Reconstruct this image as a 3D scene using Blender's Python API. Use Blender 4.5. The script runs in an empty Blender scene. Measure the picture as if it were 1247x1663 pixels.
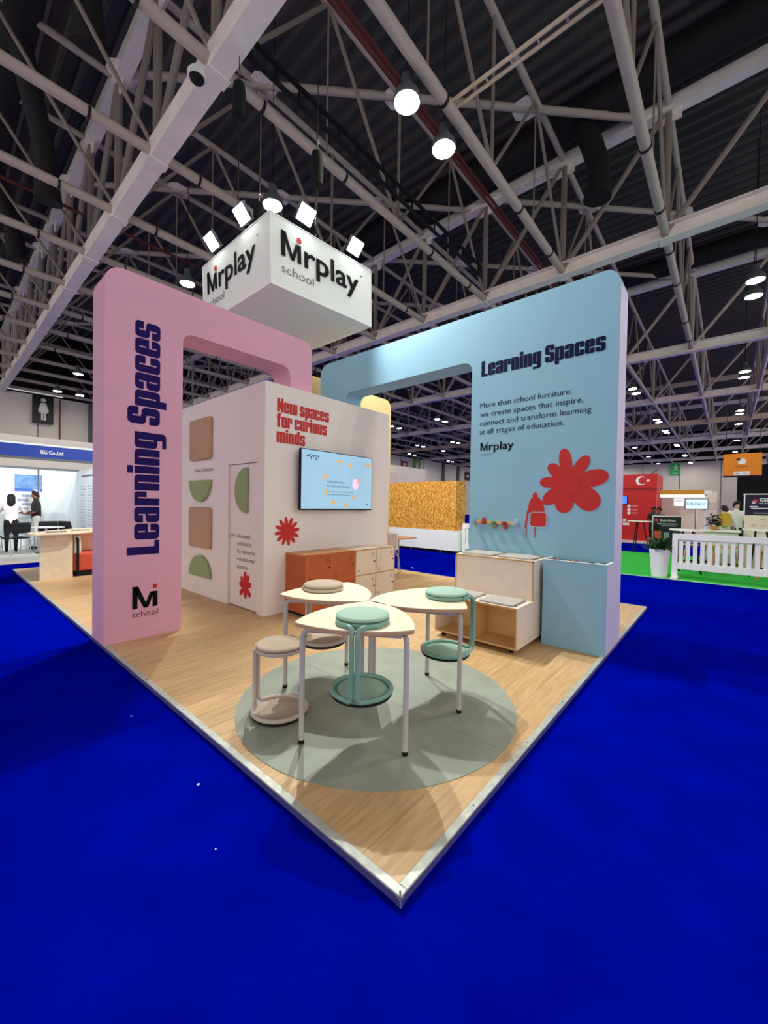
import bpy, math, random
from mathutils import Vector, Matrix, Quaternion, Euler
random.seed(7)
C = bpy.context.scene.collection
scene = bpy.context.scene
RAD = math.radians

# ------------------------------------------------------------------ camera
yaw, pitch, roll = RAD(41.0), RAD(-0.98), RAD(-0.934)
fw = Vector((math.cos(yaw)*math.cos(pitch), math.sin(yaw)*math.cos(pitch), math.sin(pitch)))
rt = Vector((math.sin(yaw), -math.cos(yaw), 0))
dn = fw.cross(rt)
r2 = math.cos(roll)*rt + math.sin(roll)*dn
d2 = -math.sin(roll)*rt + math.cos(roll)*dn
cam = bpy.data.cameras.new('camera')
camo = bpy.data.objects.new('camera', cam); C.objects.link(camo)
camo.matrix_world = Matrix((( r2.x, -d2.x, -fw.x, -1.164),
                            ( r2.y, -d2.y, -fw.y, -0.897),
                            ( r2.z, -d2.z, -fw.z, 1.48), (0, 0, 0, 1)))
cam.sensor_fit = 'HORIZONTAL'; cam.sensor_width = 36.0
cam.lens = 643.1/1247*36.0
cam.clip_start = 0.05; cam.clip_end = 300
scene.camera = camo
# ------------------------------------------------------------------ world, exposure
w = bpy.data.worlds.new('hall_ambient'); scene.world = w; w.use_nodes = True
w.node_tree.nodes['Background'].inputs[0].default_value = (1.0, 0.965, 0.92, 1)
w.node_tree.nodes['Background'].inputs[1].default_value = 0.78
scene.view_settings.view_transform = 'Standard'
scene.view_settings.look = 'None'
scene.view_settings.gamma = 1.0
scene.view_settings.use_curve_mapping = False
scene.view_settings.exposure = 0.58
HIGHBAY_E = 86.0
FLOOD_E = 22.0
FLOOD_W = 540.0

# ------------------------------------------------------------------ helpers
def lin(c):
    return tuple(((x/255)/12.92 if x/255 <= 0.04045 else ((x/255+0.055)/1.055)**2.4) for x in c)
MATS = {}
def mat(name, rgb, rough=0.6, metal=0.0, var=0.07, scale=9.0, bump=0.0, bscale=120.0, emis=0.0, rnd=0.0, stretch=None, spec=0.3):
    """procedural Principled material: base colour with noise variation, optional bump / emission / per-object variation"""
    if name in MATS: return MATS[name]
    m = bpy.data.materials.new(name); m.use_nodes = True
    nt = m.node_tree; b = nt.nodes['Principled BSDF']
    c = lin(rgb)
    b.inputs['Roughness'].default_value = rough
    b.inputs['Metallic'].default_value = metal
    b.inputs['Specular IOR Level'].default_value = spec
    tc = nt.nodes.new('ShaderNodeTexCoord')
    mp = nt.nodes.new('ShaderNodeMapping'); nt.links.new(tc.outputs['Object'], mp.inputs[0])
    if stretch: mp.inputs['Scale'].default_value = stretch
    nz = nt.nodes.new('ShaderNodeTexNoise'); nz.inputs['Scale'].default_value = scale; nz.inputs['Detail'].default_value = 4
    nt.links.new(mp.outputs[0], nz.inputs['Vector'])
    mr = nt.nodes.new('ShaderNodeMapRange'); mr.inputs[1].default_value = 0.3; mr.inputs[2].default_value = 0.7
    mr.inputs[3].default_value = 1-var; mr.inputs[4].default_value = 1+var
    nt.links.new(nz.outputs['Fac'], mr.inputs[0])
    val = mr.outputs[0]
    if rnd:
        oi = nt.nodes.new('ShaderNodeObjectInfo')
        m2 = nt.nodes.new('ShaderNodeMapRange'); m2.inputs[3].default_value = 1-rnd; m2.inputs[4].default_value = 1+rnd
        nt.links.new(oi.outputs['Random'], m2.inputs[0])
        mu = nt.nodes.new('ShaderNodeMath'); mu.operation = 'MULTIPLY'
        nt.links.new(val, mu.inputs[0]); nt.links.new(m2.outputs[0], mu.inputs[1]); val = mu.outputs[0]
    vm = nt.nodes.new('ShaderNodeVectorMath'); vm.operation = 'SCALE'
    vm.inputs[0].default_value = c
    nt.links.new(val, vm.inputs['Scale'])
    nt.links.new(vm.outputs[0], b.inputs['Base Color'])
    if bump:
        n2 = nt.nodes.new('ShaderNodeTexNoise'); n2.inputs['Scale'].default_value = bscale
        nt.links.new(tc.outputs['Object'], n2.inputs['Vector'])
        bp = nt.nodes.new('ShaderNodeBump'); bp.inputs['Strength'].default_value = bump; bp.inputs['Distance'].default_value = 0.01
        nt.links.new(n2.outputs['Fac'], bp.inputs['Height']); nt.links.new(bp.outputs[0], b.inputs['Normal'])
    if emis:
        b.inputs['Emission Color'].default_value = (*c, 1); b.inputs['Emission Strength'].default_value = emis
    MATS[name] = m
    return m

def osb_mat():
    m = bpy.data.materials.new('osb_board'); m.use_nodes = True; nt = m.node_tree; b = nt.nodes['Principled BSDF']
    tc = nt.nodes.new('ShaderNodeTexCoord'); mp = nt.nodes.new('ShaderNodeMapping'); mp.inputs['Scale'].default_value = (14, 22, 12)
    nt.links.new(tc.outputs['Object'], mp.inputs[0])
    nz = nt.nodes.new('ShaderNodeTexNoise'); nz.inputs['Scale'].default_value = 1.5; nz.inputs['Detail'].default_value = 1
    nt.links.new(mp.outputs[0], nz.inputs['Vector'])
    mx = nt.nodes.new('ShaderNodeVectorMath'); mx.operation = 'MULTIPLY_ADD'; mx.inputs[1].default_value = (1.5, 1.5, 1.5)
    nt.links.new(nz.outputs['Color'], mx.inputs[0]); nt.links.new(mp.outputs[0], mx.inputs[2])
    vo = nt.nodes.new('ShaderNodeTexVoronoi'); vo.inputs['Scale'].default_value = 1.6
    nt.links.new(mx.outputs[0], vo.inputs['Vector'])
    rp = nt.nodes.new('ShaderNodeValToRGB')
    e = rp.color_ramp.elements; e[0].position = 0.1; e[0].color = (*lin((160, 96, 26)), 1); e[1].position = 0.95; e[1].color = (*lin((236, 182, 84)), 1)
    k = e.new(0.5); k.color = (*lin((206, 140, 42)), 1)
    sp = nt.nodes.new('ShaderNodeSeparateColor'); nt.links.new(vo.outputs['Color'], sp.inputs[0])
    nt.links.new(sp.outputs[0], rp.inputs[0]); nt.links.new(rp.outputs[0], b.inputs['Base Color'])
    b.inputs['Roughness'].default_value = 0.7
    return m

def plank_mat():
    m = bpy.data.materials.new('oak_vinyl'); m.use_nodes = True; nt = m.node_tree; b = nt.nodes['Principled BSDF']
    tc = nt.nodes.new('ShaderNodeTexCoord'); oi = nt.nodes.new('ShaderNodeObjectInfo')
    ad = nt.nodes.new('ShaderNodeVectorMath'); ad.operation = 'ADD'
    cv = nt.nodes.new('ShaderNodeVectorMath'); cv.operation = 'SCALE'; cv.inputs[0].default_value = (37, 61, 11)
    nt.links.new(oi.outputs['Random'], cv.inputs['Scale'])
    nt.links.new(tc.outputs['Object'], ad.inputs[0]); nt.links.new(cv.outputs[0], ad.inputs[1])
    mp = nt.nodes.new('ShaderNodeMapping'); mp.inputs['Scale'].default_value = (1.6, 14, 1)
    nt.links.new(ad.outputs[0], mp.inputs[0])
    nz = nt.nodes.new('ShaderNodeTexNoise'); nz.inputs['Scale'].default_value = 2.2; nz.inputs['Detail'].default_value = 6; nz.inputs['Distortion'].default_value = 0.6
    nt.links.new(mp.outputs[0], nz.inputs['Vector'])
    rp = nt.nodes.new('ShaderNodeValToRGB'); e = rp.color_ramp.elements
    e[0].position = 0.32; e[0].color = (*lin((192, 152, 104)), 1); e[1].position = 0.68; e[1].color = (*lin((214, 178, 130)), 1)
    nt.links.new(nz.outputs['Fac'], rp.inputs[0])
    m2 = nt.nodes.new('ShaderNodeMapRange'); m2.inputs[3].default_value = 0.92; m2.inputs[4].default_value = 1.05
    nt.links.new(oi.outputs['Random'], m2.inputs[0])
    vm = nt.nodes.new('ShaderNodeVectorMath'); vm.operation = 'SCALE'
    nt.links.new(rp.outputs[0], vm.inputs[0]); nt.links.new(m2.outputs[0], vm.inputs['Scale'])
    nt.links.new(vm.outputs[0], b.inputs['Base Color']); b.inputs['Roughness'].default_value = 0.42
    return m

class MB:
    def __init__(self): self.v = []; self.f = []
    def add(self, vs, fs):
        n = len(self.v); self.v += [tuple(p) for p in vs]; self.f += [tuple(i+n for i in f) for f in fs]; return self
    def box(self, x0, y0, z0, x1, y1, z1):
        return self.add([(x0,y0,z0),(x1,y0,z0),(x1,y1,z0),(x0,y1,z0),(x0,y0,z1),(x1,y0,z1),(x1,y1,z1),(x0,y1,z1)],
                        [(0,3,2,1),(4,5,6,7),(0,1,5,4),(1,2,6,5),(2,3,7,6),(3,0,4,7)])
    def tube(self, path, r, n=8, closed=False, cap=True):
        P = [Vector(p) for p in path]; m = len(P); rings = []
        rr = r if isinstance(r, (list, tuple)) else [r]*m
        up = None
        for i in range(m):
            if closed: t = (P[(i+1) % m]-P[i-1])
            else: t = P[min(i+1, m-1)]-P[max(i-1, 0)]
            t.normalize()
            if up is None:
                up = Vector((0,0,1)) if abs(t.z) < 0.9 else Vector((1,0,0))
            a = (up - t*up.dot(t))
            if a.length < 1e-5: a = t.orthogonal()
            a.normalize(); b = t.cross(a); up = a
            rings.append([P[i]+rr[i]*(math.cos(2*math.pi*k/n)*a+math.sin(2*math.pi*k/n)*b) for k in range(n)])
        vs = [q for g in rings for q in g]; fs = []
        for i in range(m if closed else m-1):
            j = (i+1) % m
            for k in range(n): fs.append((i*n+k, i*n+(k+1) % n, j*n+(k+1) % n, j*n+k))
        if cap and not closed:
            fs.append(tuple(range(n-1, -1, -1))); fs.append(tuple((m-1)*n+k for k in range(n)))
        return self.add(vs, fs)
    def cyl(self, p0, p1, r, n=10): return self.tube([p0, p1], r, n)
    def lathe(self, prof, c=(0,0,0), n=24):
        vs = []; fs = []
        for r, z in prof:
            for k in range(n):
                a = 2*math.pi*k/n; vs.append((c[0]+r*math.cos(a), c[1]+r*math.sin(a), c[2]+z))
        for i in range(len(prof)-1):
            for k in range(n):
                fs.append((i*n+k, i*n+(k+1) % n, (i+1)*n+(k+1) % n, (i+1)*n+k))
        if prof[0][0] > 1e-4: fs.append(tuple(range(n-1, -1, -1)))
        if prof[-1][0] > 1e-4: fs.append(tuple((len(prof)-1)*n+k for k in range(n)))
        return self.add(vs, fs)
    def prism(self, out, axis, a0, a1):
        mp = {'x': lambda u, v, a: (a, u, v), 'y': lambda u, v, a: (u, a, v), 'z': lambda u, v, a: (u, v, a)}[axis]
        n = len(out)
        vs = [mp(u, v, a0) for u, v in out]+[mp(u, v, a1) for u, v in out]
        fs = [tuple(range(n-1, -1, -1)), tuple(range(n, 2*n))]
        fs += [(i, (i+1) % n, n+(i+1) % n, n+i) for i in range(n)]
        return self.add(vs, fs)
    def build(self, name, m, parent=None, smooth=None, bevel=0.0, world=True):
        me = bpy.data.meshes.new(name)
        off = Vector((0,0,0))
        if parent is not None and world:
            p = parent
            while p is not None: off += p.location; p = p.parent
        me.from_pydata([tuple(Vector(q)-off) for q in self.v], [], self.f)
        me.validate(); me.update()
        import bmesh
        bm = bmesh.new(); bm.from_mesh(me); bmesh.ops.recalc_face_normals(bm, faces=bm.faces); bm.to_mesh(me); bm.free()
        if smooth:
            me.polygons.foreach_set('use_smooth', [True]*len(me.polygons)); me.set_sharp_from_angle(angle=RAD(smooth))
        ms = m if isinstance(m, (list, tuple)) else [m]
        for q in ms: me.materials.append(q)
        o = bpy.data.objects.new(name, me); C.objects.link(o)
        if parent is not None: o.parent = parent
        if bevel:
            bv = o.modifiers.new('edge', 'BEVEL'); bv.width = bevel; bv.segments = 2; bv.limit_method = 'ANGLE'
        return o
def tag(o, label=None, cat=None, group=None, kind=None):
    if label: o['label'] = label
    if cat: o['category'] = cat
    if group: o['group'] = group
    if kind: o['kind'] = kind
    return o
def root(name, label, cat, loc=(0,0,0), rot=(0,0,0), group=None, kind=None):
    o = bpy.data.objects.new(name, None); C.objects.link(o); o.location = loc; o.rotation_euler = rot
    o.empty_display_size = 0.1
    return tag(o, label, cat, group, kind)
def copy_tree(o, parent=None):
    c = o.copy(); C.objects.link(c); c.parent = parent
    for ch in list(o.children): copy_tree(ch, c)
    return c
def fillet(pts, seg=6):
    """pts: (u, v, radius) -> outline with rounded corners"""
    out = []; n = len(pts)
    for i in range(n):
        p = Vector(pts[i][:2]); r = pts[i][2]
        if r <= 0: out.append(tuple(p)); continue
        a = (Vector(pts[i-1][:2])-p).normalized(); b = (Vector(pts[(i+1) % n][:2])-p).normalized()
        ang = math.acos(max(-1, min(1, a.dot(b)))); t = r/math.tan(ang/2)
        s = p+a*t; e = p+b*t; c = p+(a+b).normalized()*(r/math.sin(ang/2))
        a0 = math.atan2(s.y-c.y, s.x-c.x); a1 = math.atan2(e.y-c.y, e.x-c.x)
        d = (a1-a0+math.pi) % (2*math.pi)-math.pi
        for k in range(seg+1):
            q = a0+d*k/seg; out.append((c.x+r*math.cos(q), c.y+r*math.sin(q)))
    return out
def rr(u0, v0, u1, v1, r=0.0):
    """rounded rectangle; r one radius or (bl, br, tr, tl)"""
    q = r if isinstance(r, tuple) else (r,)*4
    return fillet([(u0, v0, q[0]), (u1, v0, q[1]), (u1, v1, q[2]), (u0, v1, q[3])], 5)
def ell(cu, cv, a, b, ang=0, n=20):
    c, s = math.cos(ang), math.sin(ang)
    return [(cu+a*math.cos(t)*c-b*math.sin(t)*s, cv+a*math.cos(t)*s+b*math.sin(t)*c) for t in [2*math.pi*k/n for k in range(n)]]
# ---- lettering
def plane(o, U, V, eps=0.003):
    o, U, V = Vector(o), Vector(U), Vector(V); N = U.cross(V).normalized()
    return lambda u, v, e=eps: tuple(o+u*U+v*V+N*e)
def bfont(s, bold=0.0):
    cu = bpy.data.curves.new('lettering', 'FONT'); cu.body = s; cu.offset = bold; cu.resolution_u = 3
    ob = bpy.data.objects.new('lettering', cu); C.objects.link(ob)
    bpy.context.view_layer.update()
    me = bpy.data.meshes.new_from_object(ob.evaluated_get(bpy.context.evaluated_depsgraph_get()))
    vs = [(v.co.x, v.co.y) for v in me.vertices]; fs = [tuple(p.vertices) for p in me.polygons]
    bpy.data.objects.remove(ob); bpy.data.curves.remove(cu); bpy.data.meshes.remove(me)
    return vs, fs
def text(mb, s, pl, u0, v0, u1=None, h=None, bold=0.0, xs=1.0):
    """baseline-left at (u0, v0); h = capital height; u1 = right end (fits width)"""
    vs, fs = bfont(s, bold)
    k = (h or 0.1)/0.729
    x0 = min(v[0] for v in vs); x1 = max(v[0] for v in vs)
    kx = (u1-u0)/(x1-x0) if u1 is not None else k*xs
    mb.add([pl(u0+(x-x0)*kx, v0+y*k) for x, y in vs], fs)
S_, G_, W_ = 0.29, 0.05, 0.63
def heavy_glyph(ch):
    s, g, w = S_, G_, W_; R = rr; q = 0.15
    br = lambda a, b: R(s-.01, a, s+g+.01, b)
    D = {
     'n': (w, [R(0,0,s,1), R(s+g,0,w,1,(0,0,q,0)), br(.84,1)]),
     'm': (2*w-s, [R(0,0,s,1), R(s+g,0,w,1), br(.84,1), R(w-.01,.84,w+g+.01,1), R(w+g,0,2*w-s,1,(0,0,q,0))]),
     'u': (w, [R(0,0,s,1,(q,0,0,0)), R(s+g,0,w,1), br(0,.16)]),
     'i': (s, [R(0,0,s,1), R(0,1.06,s,1.28)]),
     'r': (.56, [R(0,0,s,1), br(.84,1), R(s+g,.52,.56,1,(0,0,.1,0))]),
     'e': (w, [R(0,0,s,1,(q,0,0,q)), br(.84,1), R(s+g,.46,w,1,(0,0,q,0)), br(.46,.58), br(0,.15), R(s+g,0,w,.36,(0,q,0,0))]),
     'a': (w, [R(s+g,0,w,1,(0,0,q,0)), br(.84,1), R(0,.66,s,1,(0,0,0,q)), R(0,0,s,.56,(q,0,0,q)), br(0,.13), br(.45,.56)]),
     'c': (w, [R(0,0,s,1,(q,0,0,q)), br(.84,1), R(s+g,.6,w,1,(0,0,q,0)), br(0,.16), R(s+g,0,w,.4,(0,q,0,0))]),
     's': (w, [R(0,.44,s,1,(q,0,0,q)), br(.85,1), R(s+g,.67,w,1,(0,0,q,0)), br(.42,.6), R(s+g,0,w,.58,(0,q,q,0)), br(0,.15), R(0,0,s,.34,(q,0,0,0))]),
     'p': (w, [R(0,-.27,s,1), R(s+g,0,w,1,(0,q,q,0)), br(.84,1), br(0,.16)]),
     'd': (w, [R(s+g,0,w,1.28), R(0,0,s,1,(q,0,0,q)), br(.84,1), br(0,.16)]),
     'g': (w, [R(s+g,-.27,w,1,(0,q,0,0)), R(0,.1,s,1,(q,0,0,q)), br(.84,1), br(.1,.24), R(.03,-.27,s+g+.02,-.1)]),
     'o': (w, [R(0,0,s,1,(q,0,0,q)), R(s+g,0,w,1,(0,q,q,0)), br(.84,1), br(0,.16)]),
     'f': (.5, [R(.06,0,.06+s,1.28,(0,0,0,q)), R(.3,1.08,.5,1.28), R(0,.82,.48,1)]),
     'w': (2*w-s, [R(0,0,s,1,(q,0,0,0)), R(s+g,0,w,1), br(0,.16), R(w-.01,0,w+g+.01,.16), R(w+g,0,2*w-s,1,(0,q,0,0))]),
     'L': (.56, [R(0,0,s+.02,1.28), R(s,0,.56,.2)]),
     'N': (.74, [R(0,0,.26,1.28), R(.48,0,.74,1.28), [(.0,1.28),(.26,1.28),(.74,0),(.48,0)]]),
     'S': (.68, [[(u*1.08, v*1.28) for u, v in p] for p in []]),
    }
    if ch == 'S':
        w0, ps = heavy_glyph('s'); return (w0*1.06, [[(u*1.06, v*1.28) for u, v in p] for p in ps])
    return D[ch]
def heavy(mb, s, pl, u0, v0, u1, xh):
    x = 0; items = []
    for ch in s:
        if ch == ' ': x += .26; continue
        w0, ps = heavy_glyph(ch)
        items.append((x, ps)); x += w0+.045
    tot = x-.045; k = (u1-u0)/tot
    for x, ps in items:
        for i, p in enumerate(ps):
            mb.add([pl(u0+(x+u)*k, v0+v*xh, 0.003+0.0002*i) for u, v in p], [tuple(range(len(p)))])
def logo(pl, parent, u0, v0, width, dark, red, grey, sub=True):
    """word mark: M whose last stroke is an i with a dot, then rplay, and school below"""
    k = width/4.55   # k = capital height unit
    m = MB()
    P = lambda pts: m.add([pl(u0+a*k, v0+b*k) for a, b in pts], [tuple(range(len(pts)))])
    P([(0,0),(.19,0),(.19,1),(0,1)]); P([(.0,1),(.22,1),(.62,.0),(.46,.0)]); P([(.46,0),(.62,0),(.86,.72),(.70,.72)])
    P([(.78,0),(.97,0),(.97,.74),(.78,.74)])
    text(m, 'rplay', pl, u0+1.13*k, v0, u1=u0+4.35*k, h=k*.98, bold=.018)
    m.build('logo_word', dark, parent)
    d = MB(); d.add([pl(*p) for p in ell(u0+.875*k, v0+.93*k, .125*k, .125*k)], [tuple(range(20))]); d.build('logo_dot', red, parent)
    if sub:
        g = MB(); text(g, 'school', pl, u0, v0-.64*k, u1=u0+1.62*k, h=.36*k, bold=-.008); g.build('logo_subtitle', grey, parent)
    r_ = MB(); t0 = ell(u0+4.5*k, v0+.9*k, .05*k, .05*k); r_.add([pl(*p) for p in t0], [tuple(range(20))]); r_.build('registered_mark', grey, parent)
def petals(mb, pl, c, tips, wid):
    for i, ((tu, tv), wd) in enumerate(zip(tips, wid)):
        du, dv = tu-c[0], tv-c[1]; L = math.hypot(du, dv); a = math.atan2(dv, du)
        pts = []
        for k in range(24):
            t = 2*math.pi*k/24; x = .5*L+.5*L*math.cos(t); y = wd*math.sin(t)*(0.55+0.45*x/L)
            pts.append((c[0]+x*math.cos(a)-y*math.sin(a), c[1]+x*math.sin(a)+y*math.cos(a)))
        mb.add([pl(u, v, 0.003+0.0003*i) for u, v in pts], [tuple(range(24))])

# ------------------------------------------------------------------ materials
carpet = mat('blue_carpet', (0, 9, 148), 1.0, var=.14, scale=3, bump=.4, bscale=260, spec=0.0)
green_c = mat('green_carpet', (56, 186, 72), 1.0, var=.08, bump=.5, bscale=260, spec=.1)
alu = mat('aluminium_edge', (186, 188, 180), 0.5, 0.35, var=.14, scale=22, bump=.15)
dark_alu = mat('edge_side', (96, 92, 150), 0.5, 0.4)
plank = plank_mat()
pinkm = mat('pink_paint', (224, 165, 186), 0.55, var=.025, scale=2)
bluem = mat('sky_blue_paint', (142, 187, 208), 0.55, var=.025, scale=2)
yelm = mat('pale_yellow_paint', (240, 212, 150), 0.55, var=.03)
lavm = mat('lavender_edge', (206, 196, 222), 0.55, var=.03)
whitew = mat('white_panel', (234, 223, 217), 0.6, var=.02, scale=2)
whitep = mat('white_paint', (232, 232, 228), 0.5, var=.02)
navy = mat('navy_print', (16, 18, 64), 0.8, var=.02, spec=.15)
navyp = mat('violet_navy_print', (34, 18, 88), 0.8, var=.02, spec=.15)
redp = mat('red_print', (198, 44, 42), 0.6, var=.03)
blackp = mat('black_print', (10, 10, 13), 0.8, var=.02, spec=.15)
greyp = mat('grey_print', (98, 96, 100), 0.6, var=.02)
ltbluep = mat('light_blue_line', (170, 208, 224), 0.6, var=.02)
rugm = mat('grey_green_vinyl', (152, 158, 144), 0.55, var=.09, scale=5, bump=.06)
ttop = mat('cream_laminate', (236, 224, 196), 0.35, var=.015)
tedge = mat('beech_edge', (190, 152, 116), 0.5, var=.08, scale=30)
legm = mat('warm_grey_metal', (190, 182, 178), 0.35, 0.0, var=.02)
rubber = mat('black_rubber', (18, 18, 20), 0.6)
tealm = mat('teal_fabric', (160, 192, 174), 0.7, var=.03, bump=.15, bscale=300)
tealt = mat('teal_metal', (126, 168, 152), 0.35, var=.02)
beigem = mat('beige_fabric', (186, 166, 146), 0.85, var=.05, bump=.3, bscale=350)
beiget = mat('beige_metal', (196, 180, 168), 0.4, var=.02)
brownl = mat('terracotta_board', (184, 92, 54), 0.5, var=.06, scale=14)
brownt = mat('wood_top', (198, 142, 90), 0.45, var=.08, scale=14)
birch = mat('birch_white', (232, 214, 196), 0.5, var=.03)
birche = mat('birch_edge', (196, 160, 108), 0.55, var=.1, scale=40)
birchi = mat('birch_inside', (218, 178, 122), 0.5, var=.06, scale=6, stretch=(1, 1, 8))
dmetal = mat('dark_metal', (48, 46, 46), 0.4, 0.6)
chrome = mat('chrome', (200, 200, 200), 0.2, 0.9, var=.01)
feltg = mat('grey_felt', (178, 172, 164), 0.95, var=.06, bump=.3, bscale=300)
tanp = mat('tan_velvet', (186, 150, 122), 0.9, var=.05, bump=.2, bscale=300)
grnp = mat('sage_velvet', (150, 166, 118), 0.9, var=.05, bump=.2, bscale=300)
steel = mat('grey_steel', (190, 176, 164), 0.5, 0.0, var=.06, scale=3)
steelw = mat('pale_steel', (250, 240, 230), 0.45, 0.0, var=.05, scale=3)
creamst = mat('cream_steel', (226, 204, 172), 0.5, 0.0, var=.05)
webm = mat('web_steel', (146, 134, 124), .5, var=.06, scale=3)
deck = mat('dark_deck', (88, 84, 84), 0.7, var=.1)
ductm = mat('black_duct', (34, 32, 34), 0.7, var=.15)
redpipe = mat('sprinkler_red', (104, 46, 44), 0.5)
blackm = mat('matt_black', (14, 14, 15), 0.8)
hallw = mat('hall_wall_paint', (234, 224, 214), 0.8, var=.03, scale=.4)
lampg = mat('high_bay_lens', (255, 250, 238), emis=HIGHBAY_E, var=0)
floodg = mat('flood_lens', (240, 255, 246), emis=FLOOD_E, var=0)
coral = mat('coral_fabric', (206, 84, 62), 0.85, var=.05, bump=.2)
skin1 = mat('skin_brown', (122, 82, 62), 0.6, var=.04)
skin2 = mat('skin_light', (206, 158, 132), 0.6, var=.04)
hairm = mat('black_hair', (22, 18, 18), 0.6, var=.1, scale=60)
shirtw = mat('white_cloth', (226, 222, 220), 0.85, var=.04)
shirtd = mat('charcoal_cloth', (44, 44, 46), 0.85, var=.06)
pantd = mat('black_cloth', (24, 24, 28), 0.85)
osb = osb_mat()
glass_s = mat('grey_plastic', (92, 96, 100), 0.5)

# ================================================================== SETTING
f = MB().box(-14, -14, -0.14, 78, 38, -0.04).build('floor', carpet); tag(f, 'royal blue exhibition carpet covering the hall floor', 'floor', kind='structure')
g = MB().box(9.5, -9, -0.04, 15.3, 5.35, -0.03).build('green_carpet', green_c); tag(g, 'bright green carpet area behind the white picket fence', 'carpet', kind='structure')
MB().box(9.46, -9, -0.04, 9.5, 5.35, -0.026).build('carpet_edge', mat('pale_green_edge', (150, 220, 160), .6), g)
# ceiling deck with ribs running along y
m = MB(); x = -13.0; prof = []
while x < 78:
    prof += [(x, 13.9), (x+.26, 13.9), (x+.32, 13.72), (x+.42, 13.72), (x+.48, 13.9)]; x += .48
n = len(prof)
m.add([(a, -13, b) for a, b in prof]+[(a, 38, b) for a, b in prof], [(i, i+1, n+i+1, n+i) for i in range(n-1)])
tag(m.build('ceiling', deck), 'dark ribbed metal roof deck high above the trusses', 'ceiling', kind='structure')
def hallwall(name, boxes, lab):
    m = MB()
    for b in boxes: m.box(*b)
    return tag(m.build(name, hallw), lab, 'wall', kind='structure')
wb = hallwall('wall_back', [(-14, 36.9, -.04, 78, 37.4, 9.0)], 'pale grey hall wall on the far left behind the stands')
wr = hallwall('wall_right', [(77, -13, -.04, 77.5, 37, 9.0)], 'pale hall wall at the far right end')
tag(MB().box(-14, 36.9, 9.0, 78, 37.2, 13.8).box(77, -13, 9, 77.4, 37, 13.8).build('trim_1', blackm), 'black band above the hall walls', 'cladding', kind='structure')  # plain black boxes from the wall tops up to the deck
for k, xx in enumerate(range(-8, 77, 6)):     # wall panel joints
    MB().box(xx, 36.86, 0, xx+.06, 36.9, 9).build('panel_joint', glass_s, wb)
for yy in range(-10, 36, 5): MB().box(76.95, yy, 0, 77, yy+.08, 9).build('panel_joint', glass_s, wr)
tag(MB().box(70, -12, -.04, 70.4, -1.7, 7.6).build('black_curtain', blackm), 'black curtain closing off the far right of the hall', 'curtain')

# ================================================================== ROOF STRUCTURE
UNIT = {}
def unit_tube(key, m, n):
    if key not in UNIT:
        mm = MB().cyl((0,0,0), (0,0,1), 1, n); o = mm.build('unit', m, smooth=40)
        UNIT[key] = o.data; bpy.data.objects.remove(o)
    return UNIT[key]
def utube(name, p0, p1, r, parent, m=None, n=8):
    m = m or steel
    me = unit_tube((m.name, n), m, n)
    o = bpy.data.objects.new(name, me); C.objects.link(o); o.parent = parent
    a = Vector(p0)-parent.location; d = Vector(p1)-Vector(p0)
    o.matrix_basis = Matrix.Translation(a) @ d.to_track_quat('Z', 'Y').to_matrix().to_4x4() @ Matrix.Diagonal((r, r, d.length, 1))
    return o
ZL, ZU = 9.0, 12.4
YT = [0.58+2.68*k for k in range(-3, 14)]
GX = [2.1+9.95*k for k in range(-1, 8)]
ordn = ['first', 'second', 'third', 'fourth', 'fifth', 'sixth', 'seventh', 'eighth', 'ninth', 'tenth', 'eleventh', 'twelfth', 'thirteenth', 'fourteenth', 'fifteenth', 'sixteenth', 'seventeenth']
for i, y in enumerate(YT):
    near = [t for t in YT if t > -1.5]
    lab = ('grey tubular roof truss overhead, %s one beyond the right edge of the view' % ordn[len([q for q in YT if y <= q < -1.5])-1] if y < -1.5 else
           '%s grey tubular roof truss counted from the blue arch side, crossing the pale girders' % ordn[near.index(y)])
    t = root('roof_truss', lab, 'roof truss', (2.1, y, ZL), group='tubular roof trusses')
    utube('lower_chord', (-13, y, ZL), (77, y, ZL), 0.105, t, n=12)
    utube('upper_chord', (-13, y, ZU), (77, y, ZU), 0.085, t, n=10)
    far = MB()
    for gx in GX:
        q = 9.95/4
        for (a, za, b, zb) in ((0, ZL, 1, ZU), (1, ZU, 2, ZL), (2, ZL, 3, ZU), (3, ZU, 4, ZL)):
            p0 = (gx+a*q, y, za); p1 = (gx+b*q, y, zb)
            if gx < 20 and y < 26: utube('web_tube', p0, p1, 0.045, t, webm)
            elif gx < 60: far.tube([p0, p1], 0.045, 5, cap=False)
        if gx < 20 and y < 26:
            utube('web_tube', (gx+2*q, y, ZL), (gx+2*q, y, ZU), 0.04, t, webm)
            for j in (1, 3): utube('hanger_rod', (gx+j*q, y, ZL), (gx+j*q, y, ZU), 0.02, t, webm)
            for j in (0.35, 1.2, 2.6, 3.5):
                o = MB().tube([(gx+j*q, y, ZL-.02), (gx+j*q+.05, y, ZL-.02)], .118, 12).build('pipe_clamp', dmetal, t)
    if far.v: tag(far.build('far_web_tubes', webm, t), kind='stuff')
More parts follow.
